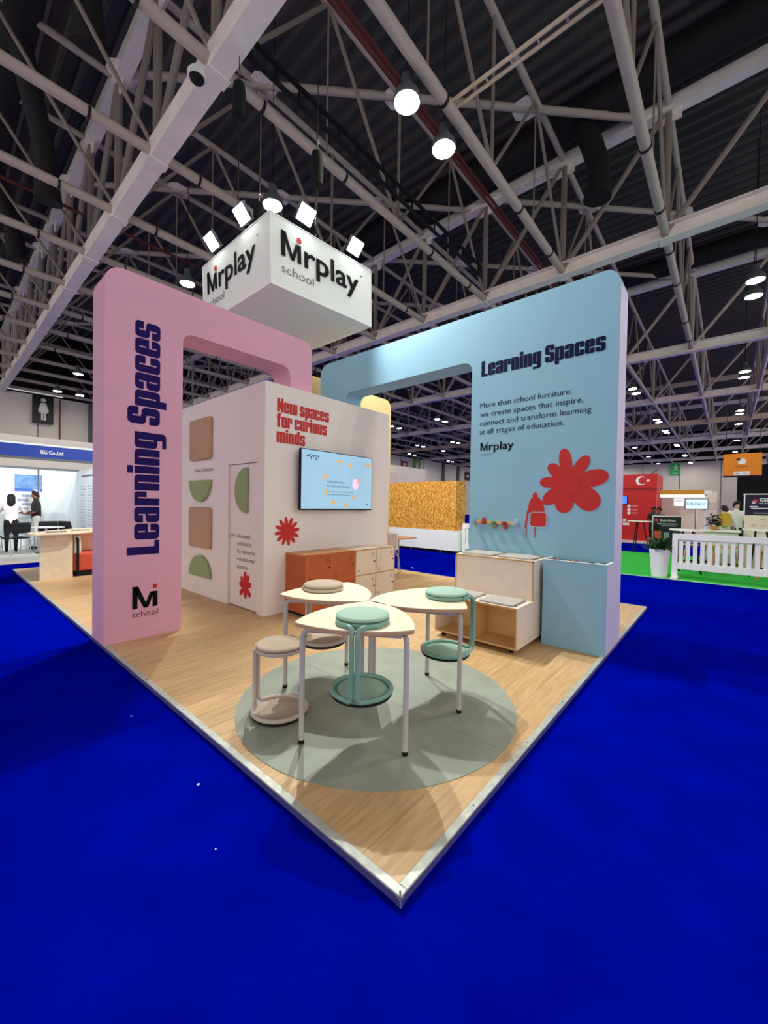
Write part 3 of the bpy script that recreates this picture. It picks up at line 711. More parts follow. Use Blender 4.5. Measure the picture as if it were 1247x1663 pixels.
# ================================================================== TABLES
def table(c, apex, lab):
    cx_, cy_ = c; d = (Vector(apex)-Vector(c)).normalized(); a0_ = math.atan2(d.y, d.x)
    t = root('petal_table', lab, 'table', (cx_, cy_, 0), group='petal tables on the round rug')
    R_, Rl = .4215, .371
    cor = [Vector((cx_+R_*math.cos(a0_+k*2*math.pi/3), cy_+R_*math.sin(a0_+k*2*math.pi/3))) for k in range(3)]
    L_ = (cor[0]-cor[1]).length
    out = []
    for k in range(3):
        A, B, O_ = cor[k], cor[(k+1) % 3], cor[(k+2) % 3]
        t0 = math.atan2(A.y-O_.y, A.x-O_.x); t1 = math.atan2(B.y-O_.y, B.x-O_.x); dd = (t1-t0+math.pi) % (2*math.pi)-math.pi
        for j in (.18, .8, 2, 3, 4, 5, 6, 7, 8, 9, 10, 11, 12, 13, 14, 15.2, 15.82): q = t0+dd*j/16; out.append((O_.x+L_*math.cos(q), O_.y+L_*math.sin(q)))
        # small rounding at the corner
    MB().prism(out, 'z', .757, .760).build('table_surface', ttop, t)
    MB().prism(out, 'z', .735, .757).build('table_board', tedge, t)
    legs = [(cx_+Rl*math.cos(a0_+k*2*math.pi/3), cy_+Rl*math.sin(a0_+k*2*math.pi/3)) for k in range(3)]
    for k in range(3):
        lx, ly = legs[k]; nx, ny = legs[(k+1) % 3]
        ux, uy = (nx-lx), (ny-ly); q = math.hypot(ux, uy); ux /= q; uy /= q
        path = [(lx, ly, .02), (lx, ly, .66)]
        for j in range(1, 7):
            a = math.pi/2*j/6; path.append((lx+ux*.05*(1-math.cos(a)), ly+uy*.05*(1-math.cos(a)), .66+.05*math.sin(a)))
        path.append((lx+ux*(q-.03), ly+uy*(q-.03), .712))
        MB().tube(path, .017, 12).build('leg', legm, t, smooth=60)
        MB().cyl((lx, ly, .0045), (lx, ly, .03), .0185, 12).build('foot', rubber, t, smooth=60)
    MB().lathe([(.03, .725), (.03, .735)], (cx_, cy_, 0), 12).build('mounting_plate', legm, t)
    return t
table((.669, .883), (1.026, 1.106), 'cream three cornered petal table nearest the viewer on the round rug')
table((1.353, .895), (1.006, 1.134), 'cream three cornered petal table on the right, toward the bench')
table((1.022, 1.554), (.998, 1.133), 'cream three cornered petal table at the back left, toward the lockers')

# ================================================================== STOOLS
def stool(loc, ang, fab, tub, lab):
    t = root('stool', lab, 'stool', loc, (0, 0, ang), group='cantilever stools')
    b = lambda o, n, m, **k: o.build(n, m, t, world=False, **k)
    b(MB().lathe([(0, .447), (.15, .447), (.164, .452), (.168, .468), (.164, .474), (.150, .476)], n=40), 'seat_shell', tub, smooth=40)
    b(MB().lathe([(.150, .477), (.161, .481), (.166, .487), (.162, .497), (.148, .503), (0, .506)], n=40), 'seat_cushion', fab, smooth=50)
    b(MB().lathe([(0, .012), (.175, .012), (.18, .018), (.175, .026), (0, .026)], n=40), 'base_plate', tub, smooth=40)
    b(MB().lathe([(0, .026), (.15, .026), (.15, .031), (.05, .036), (0, .037)], n=40), 'base_pad', fab, smooth=50)
    b(MB().lathe([(0, .0), (.185, .0), (.19, .006), (.185, .012), (0, .012)], n=40), 'base_mat', rubber, smooth=40)
    for s in (-1, 1):
        rt = .0148; gp = .0165; R1 = .184; zb = .034; zt = .462; R2 = .168
        path = []
        # half of the base ring, from the back round to the upright side (+x)
        for j in range(0, 15):
            a = math.pi-(math.pi-.50)*j/14; path.append((R1*math.cos(a), s*R1*math.sin(a), zb))
        p0 = path[-1]; xu = .215
        path += [(.178, s*.058, zb), (.195, s*.032, zb+.002), (.208, s*gp*1.25, zb+.016), (xu, s*gp, zb+.05)]
        path += [(xu, s*gp, .25), (xu, s*gp, zt-.06), (xu-.005, s*gp*1.1, zt-.03), (xu-.02, s*.022, zt-.008), (.175, s*.045, zt)]
        for j in range(0, 5):
            a = .42+.5*j/4; path.append((R2*math.cos(a), s*R2*math.sin(a), zt))
        b(MB().tube(path, rt, 10), 'bent_tube', tub, smooth=60)
    return t
stool((.46, 1.46, .0045), RAD(107), beigem, beiget, 'beige stool standing on the rug left of the front table')
stool((.598, .795, .313), RAD(212), tealm, tealt, 'teal stool hung on the edge of the front table')
stool((1.53, .775, .313), RAD(-46), tealm, tealt, 'teal stool hung on the right table near the bench')
stool((1.03, 1.675, .313), RAD(86.7), beigem, beiget, 'beige stool hung on the back left table by the lockers')

# ================================================================== HANGING SIGN
cu = root('hanging_sign', 'white hanging cube sign with dark brand lettering above the cabin', 'sign', (2.072, 4.136, 4.65), (RAD(.38), RAD(-2.5), RAD(-.58)))
SX, SY, SH = 2.09, 2.14, 1.0
signm = mat('sign_fabric', (236, 238, 230), .7, var=.01)
MB().box(0, 0, 0, SX, SY, SH).build('fabric_box', signm, cu, world=False, bevel=.006)
fr = MB()
for (p, q) in (((0,0,0),(SX,0,0)), ((0,0,0),(0,SY,0)), ((0,0,0),(0,0,SH)), ((SX,0,0),(SX,0,SH)), ((0,0,SH),(SX,0,SH)), ((0,0,SH),(0,SY,SH)), ((0,SY,0),(0,SY,SH)), ((SX,0,0),(SX,SY,0))):
    fr.tube([p, q], .010, 8)
fr.build('frame_tubes', whitep, cu, world=False)
class LP:  # helper so that logo() builds in the sign's own space
    pass
def local_build_logo(pl, u0, v0, width):
    before = set(cu.children)
    loc = cu.location.copy(); cu.location = (0, 0, 0)
    logo(pl, cu, u0, v0, width, blackp, redp, greyp)
    cu.location = loc
p1 = plane((0, 0, 0), (1, 0, 0), (0, 0, 1), .012); p2 = plane((0, 0, 0), (0, -1, 0), (0, 0, 1), .012)
local_build_logo(p1, .18, .46, 1.66); local_build_logo(p2, -1.96, .46, 1.66)
# flood lamps on short arms along the top edge of the sign
def flood(loc, rz, lab):
    t = root('flood_lamp', lab, 'flood lamp', loc, (0, 0, rz), group='flood lamps on the hanging sign')
    # local: +x points out from the sign, lens looks out and down
    R_ = Matrix.Rotation(RAD(42), 3, 'Y')
    def bx(mb, x0, y0, z0, x1, y1, z1):
        b = MB().box(x0, y0, z0, x1, y1, z1); mb.add([R_ @ Vector(v) for v in b.v], b.f)
    h = MB(); bx(h, -.06, -.145, -.125, .0, .145, .125); h.build('housing', glass_s, t, world=False, bevel=.008)
    l = MB(); bx(l, .001, -.13, -.11, .006, .13, .11); l.build('lens', floodg, t, world=False)
    b = MB(); b.tube([(-.03, -.165, 0), (-.08, -.165, -.06), (-.08, .165, -.06), (-.03, .165, 0)], .01, 6); b.build('bracket', dmetal, t, world=False)
    MB().tube([(-.08, 0, -.06), (-.14, 0, -.1), (-.19, 0, -.2)], .012, 6).build('arm', dmetal, t, world=False)
    ld = bpy.data.lights.new('flood_beam', 'SPOT'); ld.energy = FLOOD_W; ld.spot_size = RAD(94); ld.spot_blend = .5; ld.shadow_soft_size = .03; ld.color = (.97, 1.0, .95)
    lo = bpy.data.objects.new('flood_beam', ld); C.objects.link(lo); lo.parent = t; lo.location = (.06, 0, -.05); lo.rotation_euler = (0, -RAD(50), 0)
for (x, y, z, rz, lab) in ((1.93, 5.69, 5.78, math.pi, 'lit flood lamp at the far end of the sign\'s left face'), (1.93, 4.725, 5.78, math.pi, 'lit flood lamp on the left face near the front corner of the sign'),
                           (2.574, 4.0, 5.80, -math.pi/2, 'lit flood lamp on the right face near the front corner of the sign'), (3.616, 4.0, 5.84, -math.pi/2, 'lit flood lamp at the far end of the sign\'s right face'),
                           (4.30, 4.75, 5.86, 0, 'flood lamp on the hidden back right face of the sign, nearer'), (4.30, 5.75, 5.86, 0, 'flood lamp on the hidden back right face of the sign, farther'),
                           (2.6, 6.42, 5.80, math.pi/2, 'flood lamp on the hidden back left face of the sign, left'), (3.6, 6.42, 5.84, math.pi/2, 'flood lamp on the hidden back left face of the sign, right')):
    flood((x, y, z+.03), rz, lab)
def hoist(x, y, z, zb, lab):
    t = root('chain_hoist', lab, 'hoist', (x, y, z))
    MB().lathe([(.05, -.28), (.1, -.26), (.11, .1), (.09, .25), (.04, .3)], (x, y, z), 14).build('chain_bag', blackm, t, smooth=40)
    MB().tube([(x, y, z+.3), (x, y, z+.42), (x+.04, y, z+.46), (x+.02, y, z+.5), (x, y, z+.46)], .014, 6).build('hook', chrome, t)
    MB().cyl((x, y, z+.46), (x, y, 9.0), .008, 6).build('chain', dmetal, t)
    MB().cyl((x, y, zb), (x, y, z-.28), .012, 6).build('steel_rod', dmetal, t)
hoist(3.05, 4.35, 7.0, 5.7, 'black chain hoist with a rod holding the sign, nearer the blue arch')
hoist(2.20, 5.33, 8.1, 5.66, 'black chain hoist hanging below the wide girder at upper left')
hoist(3.05, 6.1, 7.0, 5.7, 'black chain hoist holding the rear of the sign')

# ================================================================== LEFT REAR OF THE PLATFORM
ds = root('reception_desk', 'cream reception desk with a rounded top at the far left of the platform', 'desk', (.4, 8.7, 0))
MB().box(.16, 8.52, 0, .64, 8.545, .835).build('front_panel', mat('cream_panel', (232, 214, 184), .5), ds)
MB().box(.60, 8.545, 0, .625, 9.5, .835).build('side_panel', mat('cream_panel', (232, 214, 184), .5), ds)
out = fillet([(.0, 8.38, .1), (.64, 8.40, .1), (1.25, 8.95, .3), (1.65, 9.9, .3), (1.25, 10.2, .3), (.45, 9.5, .3), (.02, 8.9, .2)], 8)
MB().prism(out, 'z', .835, .858).build('desk_top', mat('cream_panel', (232, 214, 184), .5), ds, bevel=.003)
for k, (bx_, by_) in enumerate(((.30, 8.75), (.75, 9.1))):
    tag(MB().prism(rr(bx_, by_, bx_+.3, by_+.2, .01), 'z', .859, .872).build('brochure', mat('brochure_grey%d' % k, ((96, 92, 92), (150, 146, 140))[k])), ('dark brochure lying on the reception desk', 'grey brochure at the back of the reception desk')[k], 'brochure')
sf = root('lounge_chair', 'coral lounge chair with a white back beside the reception desk', 'chair', (1.1, 8.95, 0))
MB().box(.68, 8.62, .10, 1.55, 9.3, .44).build('seat_block', coral, sf, bevel=.03)
MB().box(.70, 8.64, 0, 1.53, 9.28, .10).build('base', blackm, sf)
MB().prism(fillet([(8.66, .44, .02), (9.24, .44, .02), (9.24, .815, .1), (8.66, .815, .1)]), 'x', .69, .80).build('arm_panel', whitep, sf, bevel=.01)
MB().box(.80, 9.18, .44, 1.53, 9.30, .81).build('backrest', mat('cream_panel', (232, 214, 184), .5), sf, bevel=.02)
MB().tube([(.735, 8.60, .05), (.735, 8.60, .70), (.735, 8.66, .74)], .022, 8).build('black_post', blackm, sf, smooth=50)

# ================================================================== LEFT BACKGROUND STAND
FY = 11.75
ib = root('shell_scheme_stand', 'white shell scheme stand with a blue name fascia at far left', 'stand', (0, 13.3, -.04))
MB().box(-6, FY, -.04, 2.05, 15.1, .0).build('stand_floor', mat('grey_floor', (196, 196, 192), .6), ib)
MB().box(-6, FY-.03, -.04, 2.05, FY, .002).build('floor_edge', mat('cream_floor_edge', (232, 214, 190), .6), ib)
stw = mat('shell_panel', (222, 232, 236), .5, var=.02)
for k in range(8):
    MB().box(-5.95+k, 15.0, 0, -4.98+k, 15.04, 2.42).build('wall_panel', stw, ib)
    MB().box(-4.985+k, 14.97, 0, -4.945+k, 15.03, 2.45).build('panel_post', glass_s, ib)
for k in range(3): MB().box(2.0, 12.0+k, 0, 2.03, 12.97+k, 2.42).build('wall_panel', stw, ib)
MB().box(-6, 14.96, 2.40, 2.05, 15.05, 2.46).build('top_rail', glass_s, ib)
MB().box(-6, FY, 2.44, 2.05, FY+.05, 2.50).build('fascia_rail', glass_s, ib)
MB().box(-6, FY, 2.50, 2.05, FY+.04, 2.79).build('fascia_board', mat('fascia_blue', (26, 58, 150), .5), ib)
MB().box(-6, FY-.01, 2.79, 2.05, FY+.06, 2.83).build('fascia_cap', stw, ib)
m = MB(); text(m, 'IEG Co.,Ltd', plane((0, FY, 0), (1, 0, 0), (0, 0, 1)), .62, 2.60, u1=1.06, h=.085, bold=.02); m.build('fascia_lettering', whitep, ib)
# posters and wall lists
ps = root('stand_poster', 'blue printed poster on the back wall of the left stand', 'poster', (.85, 14.98, 1.4))
MB().box(.46, 14.985, 1.05, 1.17, 14.998, 2.25).build('sheet', whitep, ps)
posterm = mat('poster_blue', (104, 150, 206), .5, var=.35, scale=6)
MB().box(.50, 14.98, 1.80, 1.13, 14.985, 2.22).build('picture', posterm, ps)
MB().box(.50, 14.978, 1.72, 1.13, 14.985, 1.80).build('banner', mat('poster_deep_blue', (50, 104, 200), .5), ps)
MB().box(.90, 14.976, 1.735, 1.07, 14.979, 1.785).build('badge', whitep, ps)
for k in range(4): MB().box(.56+.1*(k % 2), 14.98, 1.16+k*.13, .80+.1*(k % 2), 14.986, 1.24+k*.13).build('picture', mat('poster_small', (150, 166, 190), .5, var=.4, scale=14), ps)
m = MB(); wl = plane((2.0, 0, 0), (0, -1, 0), (0, 0, 1), .004)
for c_ in range(3):
    for k in range(16):
        u = -14.6+c_*.85; flat(m, rr(u, .55+k*.09, u+.5+.15*((k*7+c_*3) % 3)/2, .575+k*.09), wl)
m.build('wall_print', mat('pale_print', (176, 188, 198)), ib)
m = MB(); flat(m, rr(-14.5, 2.2, -13.2, 2.25), wl); m.build('wall_heading', greyp, ib)
hb = root('rear_stand_block', 'large white stand wall rising behind the blue name fascia', 'stand', (0, 20, -.04))
MB().box(-8, 20, -.04, 5.5, 20.3, 3.98).build('front_wall', hallw, hb); MB().box(5.2, 20.3, -.04, 5.5, 26, 3.98).build('side_wall', hallw, hb)
# restroom sign
ts = root('restroom_sign', 'black hanging sign with a white female restroom figure', 'sign', (4.28, 36.5, 8))
MB().box(3.72, 36.45, 6.99, 4.84, 36.9, 8.93).build('board', mat('sign_black', (30, 24, 32), .5), ts)
tp = plane((4.28, 36.45, 0), (1, 0, 0), (0, 0, 1), .01)
m = MB(); flat(m, ell(0, 8.62, .15, .14), tp); flat(m, [(-.14, 8.42), (.14, 8.42), (.3, 7.85), (.26, 7.8), (.2, 7.9), (.26, 7.72), (-.26, 7.72), (-.2, 7.9), (-.26, 7.8), (-.3, 7.85)], tp)
flat(m, [(-.13, 7.72), (-.02, 7.72), (-.02, 7.2), (-.13, 7.2)], tp); flat(m, [(.02, 7.72), (.13, 7.72), (.13, 7.2), (.02, 7.2)], tp); m.build('figure', whitep, ts)
tag(MB().box(5.2, 36.6, 0, 5.28, 36.7, 8.9).build('wall_pipe', redpipe), 'thin red brown pipe on the wall beside the restroom sign', 'pipe')
tag(MB().box(7.0, 36.4, 0, 7.4, 36.85, 9.0).build('wall_column', glass_s), 'dark grey steel column on the wall right of the restroom sign', 'column')
tag(MB().box(2.4, 36.5, 9.05, 5.4, 36.6, 9.12).build('strip_lamp', mat('strip_glow', (240, 240, 236), emis=.3)), 'thin white strip lamp above the restroom sign', 'lamp')

for k, xx in enumerate((-.9, .35, 1.45)):
    t = root('arm_spotlight', 'small arm spotlight inside the blue fascia of the left stand, %s from left' % ordn[k], 'spotlight', (xx, FY+.3, 2.62), group='arm spotlights of the left stand')
    MB().tube([(xx, FY+.05, 2.6), (xx, FY+.32, 2.66)], .01, 6).build('arm', dmetal, t)
    MB().lathe([(.03, -.1), (.05, 0), (.045, .02), (0, .02)], (xx, FY+.34, 2.66), 12).build('head', whitep, t, smooth=40)
    ld = bpy.data.lights.new('spot_beam', 'SPOT'); ld.energy = 60; ld.spot_size = RAD(120); ld.spot_blend = .7; ld.shadow_soft_size = .05
    lo = bpy.data.objects.new('spot_beam', ld); C.objects.link(lo); lo.parent = t; lo.location = (0, .06, -.1); lo.rotation_euler = (RAD(65), 0, 0)
# chairs and table on the left stand
def side_chair(loc, rz, lab):
    t = root('visitor_chair', lab, 'chair', loc, (0, 0, rz), group='black visitor chairs')
    b = lambda o, n, m_, **k: o.build(n, m_, t, world=False, **k)
    b(MB().prism(rr(-.23, -.22, .23, .22, .05), 'z', .43, .47), 'seat', pantd, bevel=.01)
    s = MB(); rows = 7; vs = []; fs = []
    for i in range(rows):
        for j in range(9):
            u = -.23+.46*j/8; z = .58+.28*i/6
            vs.append((u*(1-.1*(i/6)**3), .2+.05*(i/6)-.05*(1-(u/.23)**2)*-1, z))
    for i in range(rows-1):
        for j in range(8): fs.append((i*9+j, i*9+j+1, (i+1)*9+j+1, (i+1)*9+j))
    s.add(vs, fs); o = b(s, 'backrest', pantd, smooth=60); md = o.modifiers.new('th', 'SOLIDIFY'); md.thickness = .03
    for sx in (-1, 1):
        b(MB().tube([(sx*.22, -.24, 0), (sx*.21, -.18, .42)], .011, 8), 'leg', chrome, smooth=60)
        b(MB().tube([(sx*.22, .26, 0), (sx*.21, .2, .42), (sx*.2, .22, .62)], .011, 8), 'leg', chrome, smooth=60)
    return t
side_chair((.36, 13.45, 0), RAD(200), 'black visitor chair with its back to us near the standing woman')
side_chair((-.14, 14.0, 0), RAD(150), 'black visitor chair at the far left edge beside the woman')
side_chair((1.08, 14.12, 0), RAD(185), 'dark grey visitor chair in front of the standing man')
side_chair((1.65, 13.9, 0), RAD(120), 'dark visitor chair behind the right end of the reception desk')
vt = root('round_table', 'small round grey meeting table on the left stand', 'table', (.85, 13.5, 0))
MB().lathe([(0, .70), (.4, .70), (.4, .72), (0, .72)], (1.0, 13.5, 0), 32).build('table_top', mat('pale_grey_top', (196, 200, 200)), vt, smooth=40)
MB().cyl((1.0, 13.5, .02), (1.0, 13.5, .70), .03, 12).build('column', chrome, vt, smooth=40)
MB().lathe([(0, 0), (.25, 0), (.25, .012), (.03, .03), (0, .03)], (1.0, 13.5, 0), 24).build('foot', dmetal, vt, smooth=40)
tag(MB().box(.82, 13.3, .721, 1.10, 13.5, .728).build('paper', whitep), 'white sheet of paper on the round grey table', 'paper')

# ================================================================== PEOPLE
def person(lab, loc, rz, h, pose, mats, hair='short', extra=None):
    """mats: skin, top, bottom, shoes.  One skinned body mesh, hair as child."""
    t = root('person', lab, 'person', loc, (0, 0, rz))
    k = h/1.75
    J = {'pelvis': (0,0,.95,.135), 'waist': (0,0,1.1,.125), 'chest': (0,0,1.3,.15), 'neckb': (0,0,1.46,.075), 'neck': (0,-.01,1.53,.05), 'head': (0,-.03,1.62,.088), 'crown': (0,-.01,1.69,.075), 'nose': (0,-.115,1.61,.022),
         'shL': (.17,0,1.42,.062), 'shR': (-.17,0,1.42,.062), 'elL': (.24,.03,1.15,.044), 'elR': (-.24,.03,1.15,.044), 'wrL': (.24,-.05,.92,.03), 'wrR': (-.24,-.05,.92,.03), 'haL': (.24,-.08,.83,.035), 'haR': (-.24,-.08,.83,.035),
         'hiL': (.09,0,.9,.1), 'hiR': (-.09,0,.9,.1), 'knL': (.1,-.01,.5,.062), 'knR': (-.1,-.01,.5,.062), 'anL': (.1,.02,.09,.042), 'anR': (-.1,.02,.09,.042), 'toL': (.11,-.14,.035,.035), 'toR': (-.11,-.14,.035,.035)}
    J.update(pose)
    E_ = [('pelvis','waist'),('waist','chest'),('chest','neckb'),('neckb','neck'),('neck','head'),('head','crown'),('head','nose'),('chest','shL'),('chest','shR'),('shL','elL'),('elL','wrL'),('wrL','haL'),('shR','elR'),('elR','wrR'),('wrR','haR'),
          ('pelvis','hiL'),('pelvis','hiR'),('hiL','knL'),('knL','anL'),('anL','toL'),('hiR','knR'),('knR','anR'),('anR','toR')]
    fing = []
    for s in ('L', 'R'):       # five fingers on each hand
        hx, hy, hz, _ = J['ha'+s]; wx, wy, wz, _ = J['wr'+s]
        d = (Vector((hx, hy, hz))-Vector((wx, wy, wz))).normalized(); side = d.orthogonal().normalized()
        for i in range(5):
            o = side*(i-2)*.017; ln = (.05, .075, .08, .075, .06)[i]
            tip = Vector((hx, hy, hz))+o*(1.6 if i == 0 else 1)+d*ln
            J['f%s%d' % (s, i)] = (tip.x, tip.y, tip.z, .009); E_.append(('ha'+s, 'f%s%d' % (s, i))); fing.append('f%s%d' % (s, i))
    names = list(J); me = bpy.data.meshes.new('body')
    me.from_pydata([tuple(c*k for c in J[n][:3]) for n in names], [(names.index(a), names.index(b)) for a, b in E_], [])
    o = bpy.data.objects.new('body', me); C.objects.link(o)
    sk = o.modifiers.new('skin', 'SKIN'); sk.use_smooth_shade = True
    for i, n in enumerate(names):
        sv = me.skin_vertices[0].data[i]; sv.radius = (J[n][3]*k, J[n][3]*k); sv.use_root = (n == 'pelvis')
    ss = o.modifiers.new('sub', 'SUBSURF'); ss.levels = 1; ss.render_levels = 1
    bpy.context.view_layer.update()
    m2 = bpy.data.meshes.new_from_object(o.evaluated_get(bpy.context.evaluated_depsgraph_get()))
    bpy.data.objects.remove(o)
    for q in mats: m2.materials.append(q)
    segs = [(Vector(J[a][:3])*k, Vector(J[b][:3])*k, a, b) for a, b in E_]
    def which(a, b):
        if b[0] == 'f' or b[:2] in ('ha', 'wr') or b in ('neck', 'head', 'crown', 'nose'): return 0
        if b[:2] == 'to': return 3
        if b[:2] in ('hi', 'kn', 'an'): return 2
        return 1
    for p in m2.polygons:
        c = Vector(p.center); best = None
        for A, B, a, b in segs:
            tt = max(0, min(1, (c-A).dot(B-A)/max(1e-9, (B-A).length_squared))); dd = (c-(A+(B-A)*tt)).length/max(J[a][3], J[b][3])
            if best is None or dd < best[0]: best = (dd, which(a, b))
        p.material_index = best[1]; p.use_smooth = True
    body = bpy.data.objects.new('body', m2); C.objects.link(body); body.parent = t
    hx, hy, hz, _ = J['head']; cx_, cy_, cz_, _ = J['crown']
    hm = MB(); prof = [(.0, .118), (.05, .110), (.08, .075), (.092, .03)] + ([(.094, -.04), (.1, -.14), (.1, -.22), (.07, -.27)] if hair == 'long' else [(.092, .0), (.08, -.02)])
    hm.lathe([(r*k, z*k) for r, z in prof][::-1], (hx*k, (hy+(.035 if hair == 'long' else .02))*k, (hz+.015)*k), 18)
    if hair != 'long':      # hairline high on the forehead, low on the nape
        hm.v = [(a_, b_, c_-(b_-(hy+.02)*k)*.6) for a_, b_, c_ in hm.v]
    hm.build('hair', hairm, t, world=False, smooth=70)
    return t
# man in a dark T-shirt, seen from his left, holding papers
person('man in a charcoal T-shirt and pale trousers standing at the left stand, holding papers', (.93, 14.6, 0), RAD(-85), 1.72,
       {'elL': (.23,-.02,1.14,.046), 'wrL': (.15,-.22,1.08,.032), 'haL': (.1,-.3,1.1,.036), 'elR': (-.23,-.02,1.14,.046), 'wrR': (-.15,-.24,1.08,.032), 'haR': (-.1,-.32,1.1,.036)},
       [skin1, shirtd, mat('pale_trousers', (220, 222, 216), .85), pantd])
tag(MB().box(.48, 14.5, 1.05, .66, 14.72, 1.07).build('papers', whitep), 'white papers held by the man in the charcoal T-shirt', 'papers')
person('woman with long black hair in a white shirt seen from behind at the left stand', (.33, 14.0, 0), RAD(170), 1.62,
       {'elL': (.3,-.1,1.18,.045), 'wrL': (.22,-.3,1.28,.03), 'haL': (.2,-.38,1.3,.035), 'elR': (-.3,-.1,1.18,.045), 'wrR': (-.25,-.3,1.25,.03), 'haR': (-.22,-.38,1.28,.035)},
       [skin2, shirtw, pantd, pantd], 'long')

# ================================================================== PARTICLE BOARD BLOCK AND GAP BACKGROUND
ob = root('particle_board_block', 'orange particle board block on a white skirt seen between the cabin and the blue arch', 'stand', (10.1, 7.4, -.04))
MB().box(9.86, 5.66, .70, 10.45, 7.55, 2.30).build('board_panel', osb, ob); MB().box(9.86, 7.56, .70, 10.45, 9.4, 2.30).build('board_panel', osb, ob)
MB().box(9.92, 5.7, -.03, 10.4, 9.3, .06).build('recessed_base', blackm, ob)
MB().prism(rr(9.80, 5.48, 10.5, 9.5, .12), 'z', .055, .695).build('white_skirt', whitep, ob, smooth=40)
for yy in (6.2, 7.4, 8.6): MB().cyl((9.85, yy, -.04), (9.85, yy, .05), .03, 10).build('adjustable_foot', chrome, ob)
gb = root('grey_partition', 'pale grey partition wall above the particle board block', 'partition', (19, 15, -.04))
MB().box(17, 15, -.04, 21.5, 15.3, 4.0).build('wall_panel', hallw, gb); MB().box(17, 14.95, -.04, 18.4, 15, 3.55).build('lower_panel', mat('rose_panel', (226, 208, 206), .7), gb)
for (x0, x1, z0, z1, c, lab) in ((45.6, 47.7, 7.25, 8.15, (150, 40, 56), 'small red square sign on the far wall above the particle board block'), (76.9, 78, 5, 6, (150, 40, 56), None)):
    if lab:
        t = root('wall_sign', lab, 'sign', (46.6, 36.7, 7.7)); MB().box(46.0, 36.7, 7.2, 47.4, 36.85, 8.3).build('board', mat('sign_red', c), t)
        MB().box(46.45, 36.68, 7.5, 46.95, 36.7, 8.0).build('symbol', whitep, t)
t = root('exit_sign', 'tall green sign with a white figure on the far wall above the particle board block', 'sign', (49.8, 36.6, 8))
MB().box(49.0, 36.6, 7.0, 50.7, 36.9, 8.9).build('board', mat('sign_green', (128, 168, 84)), t)
m = MB(); ep = plane((49.85, 36.6, 0), (1, 0, 0), (0, 0, 1), .01); flat(m, ell(0, 8.45, .13, .13), ep); flat(m, [(-.22, 8.3), (.22, 8.3), (.3, 7.6), (.1, 7.5), (.1, 7.15), (-.1, 7.15), (-.1, 7.5), (-.3, 7.6)], ep); m.build('figure', whitep, t)
t = root('wall_sign', 'small dark square sign on the far wall next to the blue arch', 'sign', (66, 36.7, 7)); MB().box(65.3, 36.7, 6.5, 67, 36.85, 8.0).build('board', mat('sign_maroon', (92, 40, 44)), t); MB().box(65.8, 36.68, 7.0, 66.5, 36.7, 7.5).build('symbol', whitep, t)
for xx, lab in ((57.4, 'left'), (62.4, 'right')): tag(MB().box(xx, 36.5, 0, xx+.5, 36.85, 9).build('wall_column', glass_s), 'dark wall column above the particle board block, %s one' % lab, 'column')

def picket_fence(y_a, y_b, x, lab, zt=.965):
    t = root('picket_fence', lab, 'fence', (x, (y_a+y_b)/2, -.03))
    lo, hi = min(y_a, y_b), max(y_a, y_b)
    MB().box(x-.035, lo, zt-.13, x+.035, hi, zt).build('top_rail', whitep, t, bevel=.004)
    MB().box(x-.03, lo, .19, x+.03, hi, .33).build('bottom_rail', whitep, t, bevel=.004)
    for yy in (lo+.05, hi-.05):
        MB().box(x-.04, yy-.05, -.03, x+.04, yy+.05, zt-.13).build('post', whitep, t, bevel=.004); MB().box(x-.22, yy-.06, -.03, x+.22, yy+.06, .015).build('foot', whitep, t)
    yy = hi-.155
    while yy > lo+.12:
        MB().box(x-.012, yy-.036, .33, x+.012, yy+.036, zt-.13).build('picket', whitep, t); yy -= .122
    return t
picket_fence(.02, -2.6, 9.62, 'white low picket fence on the green carpet at the right edge')
picket_fence(5.25, 3.9, 9.62, 'white low picket fence section beside the particle board block')
# planter
pt = root('planter', 'white tapered planter with a leafy plant beside the white fence', 'planter', (9.72, .26, -.03))
MB().lathe([(0, 0), (.145, 0), (.2, .62), (.185, .62), (.18, .56), (0, .56)], (9.72, .26, -.03), 28).build('pot', whitep, pt, smooth=40)
leafm = mat('dark_leaf', (44, 84, 40), .6, var=.35, scale=20)
def foliage(c, rx, rz_, n, L, name, parent, m_, seed):
    R_ = random.Random(seed); mb = MB()
    for _ in range(n):
        a = R_.uniform(0, 2*math.pi); e = R_.uniform(-.2, 1.2); rr_ = R_.uniform(.35, 1)
        p = Vector((c[0]+rx*rr_*math.cos(a)*math.cos(e), c[1]+rx*rr_*math.sin(a)*math.cos(e), c[2]+rz_*rr_*math.sin(e)))
        d = Vector((math.cos(a), math.sin(a), R_.uniform(-.3, .9))).normalized(); s = d.cross(Vector((0, 0, 1))).normalized(); l = L*R_.uniform(.6, 1.2)
        mb.add([p, p+d*l*.5+s*l*.28+Vector((0,0,.01)), p+d*l, p+d*l*.5-s*l*.28], [(0, 1, 2, 3)])
    return mb.build(name, m_, parent)
foliage((9.72, .26, .60), .24, .24, 260, .12, 'foliage', pt, leafm, 3)
MB().lathe([(0, .0), (.178, .0)], (9.72, .26, .555), 24).build('soil', mat('soil', (60, 46, 36), .95), pt)

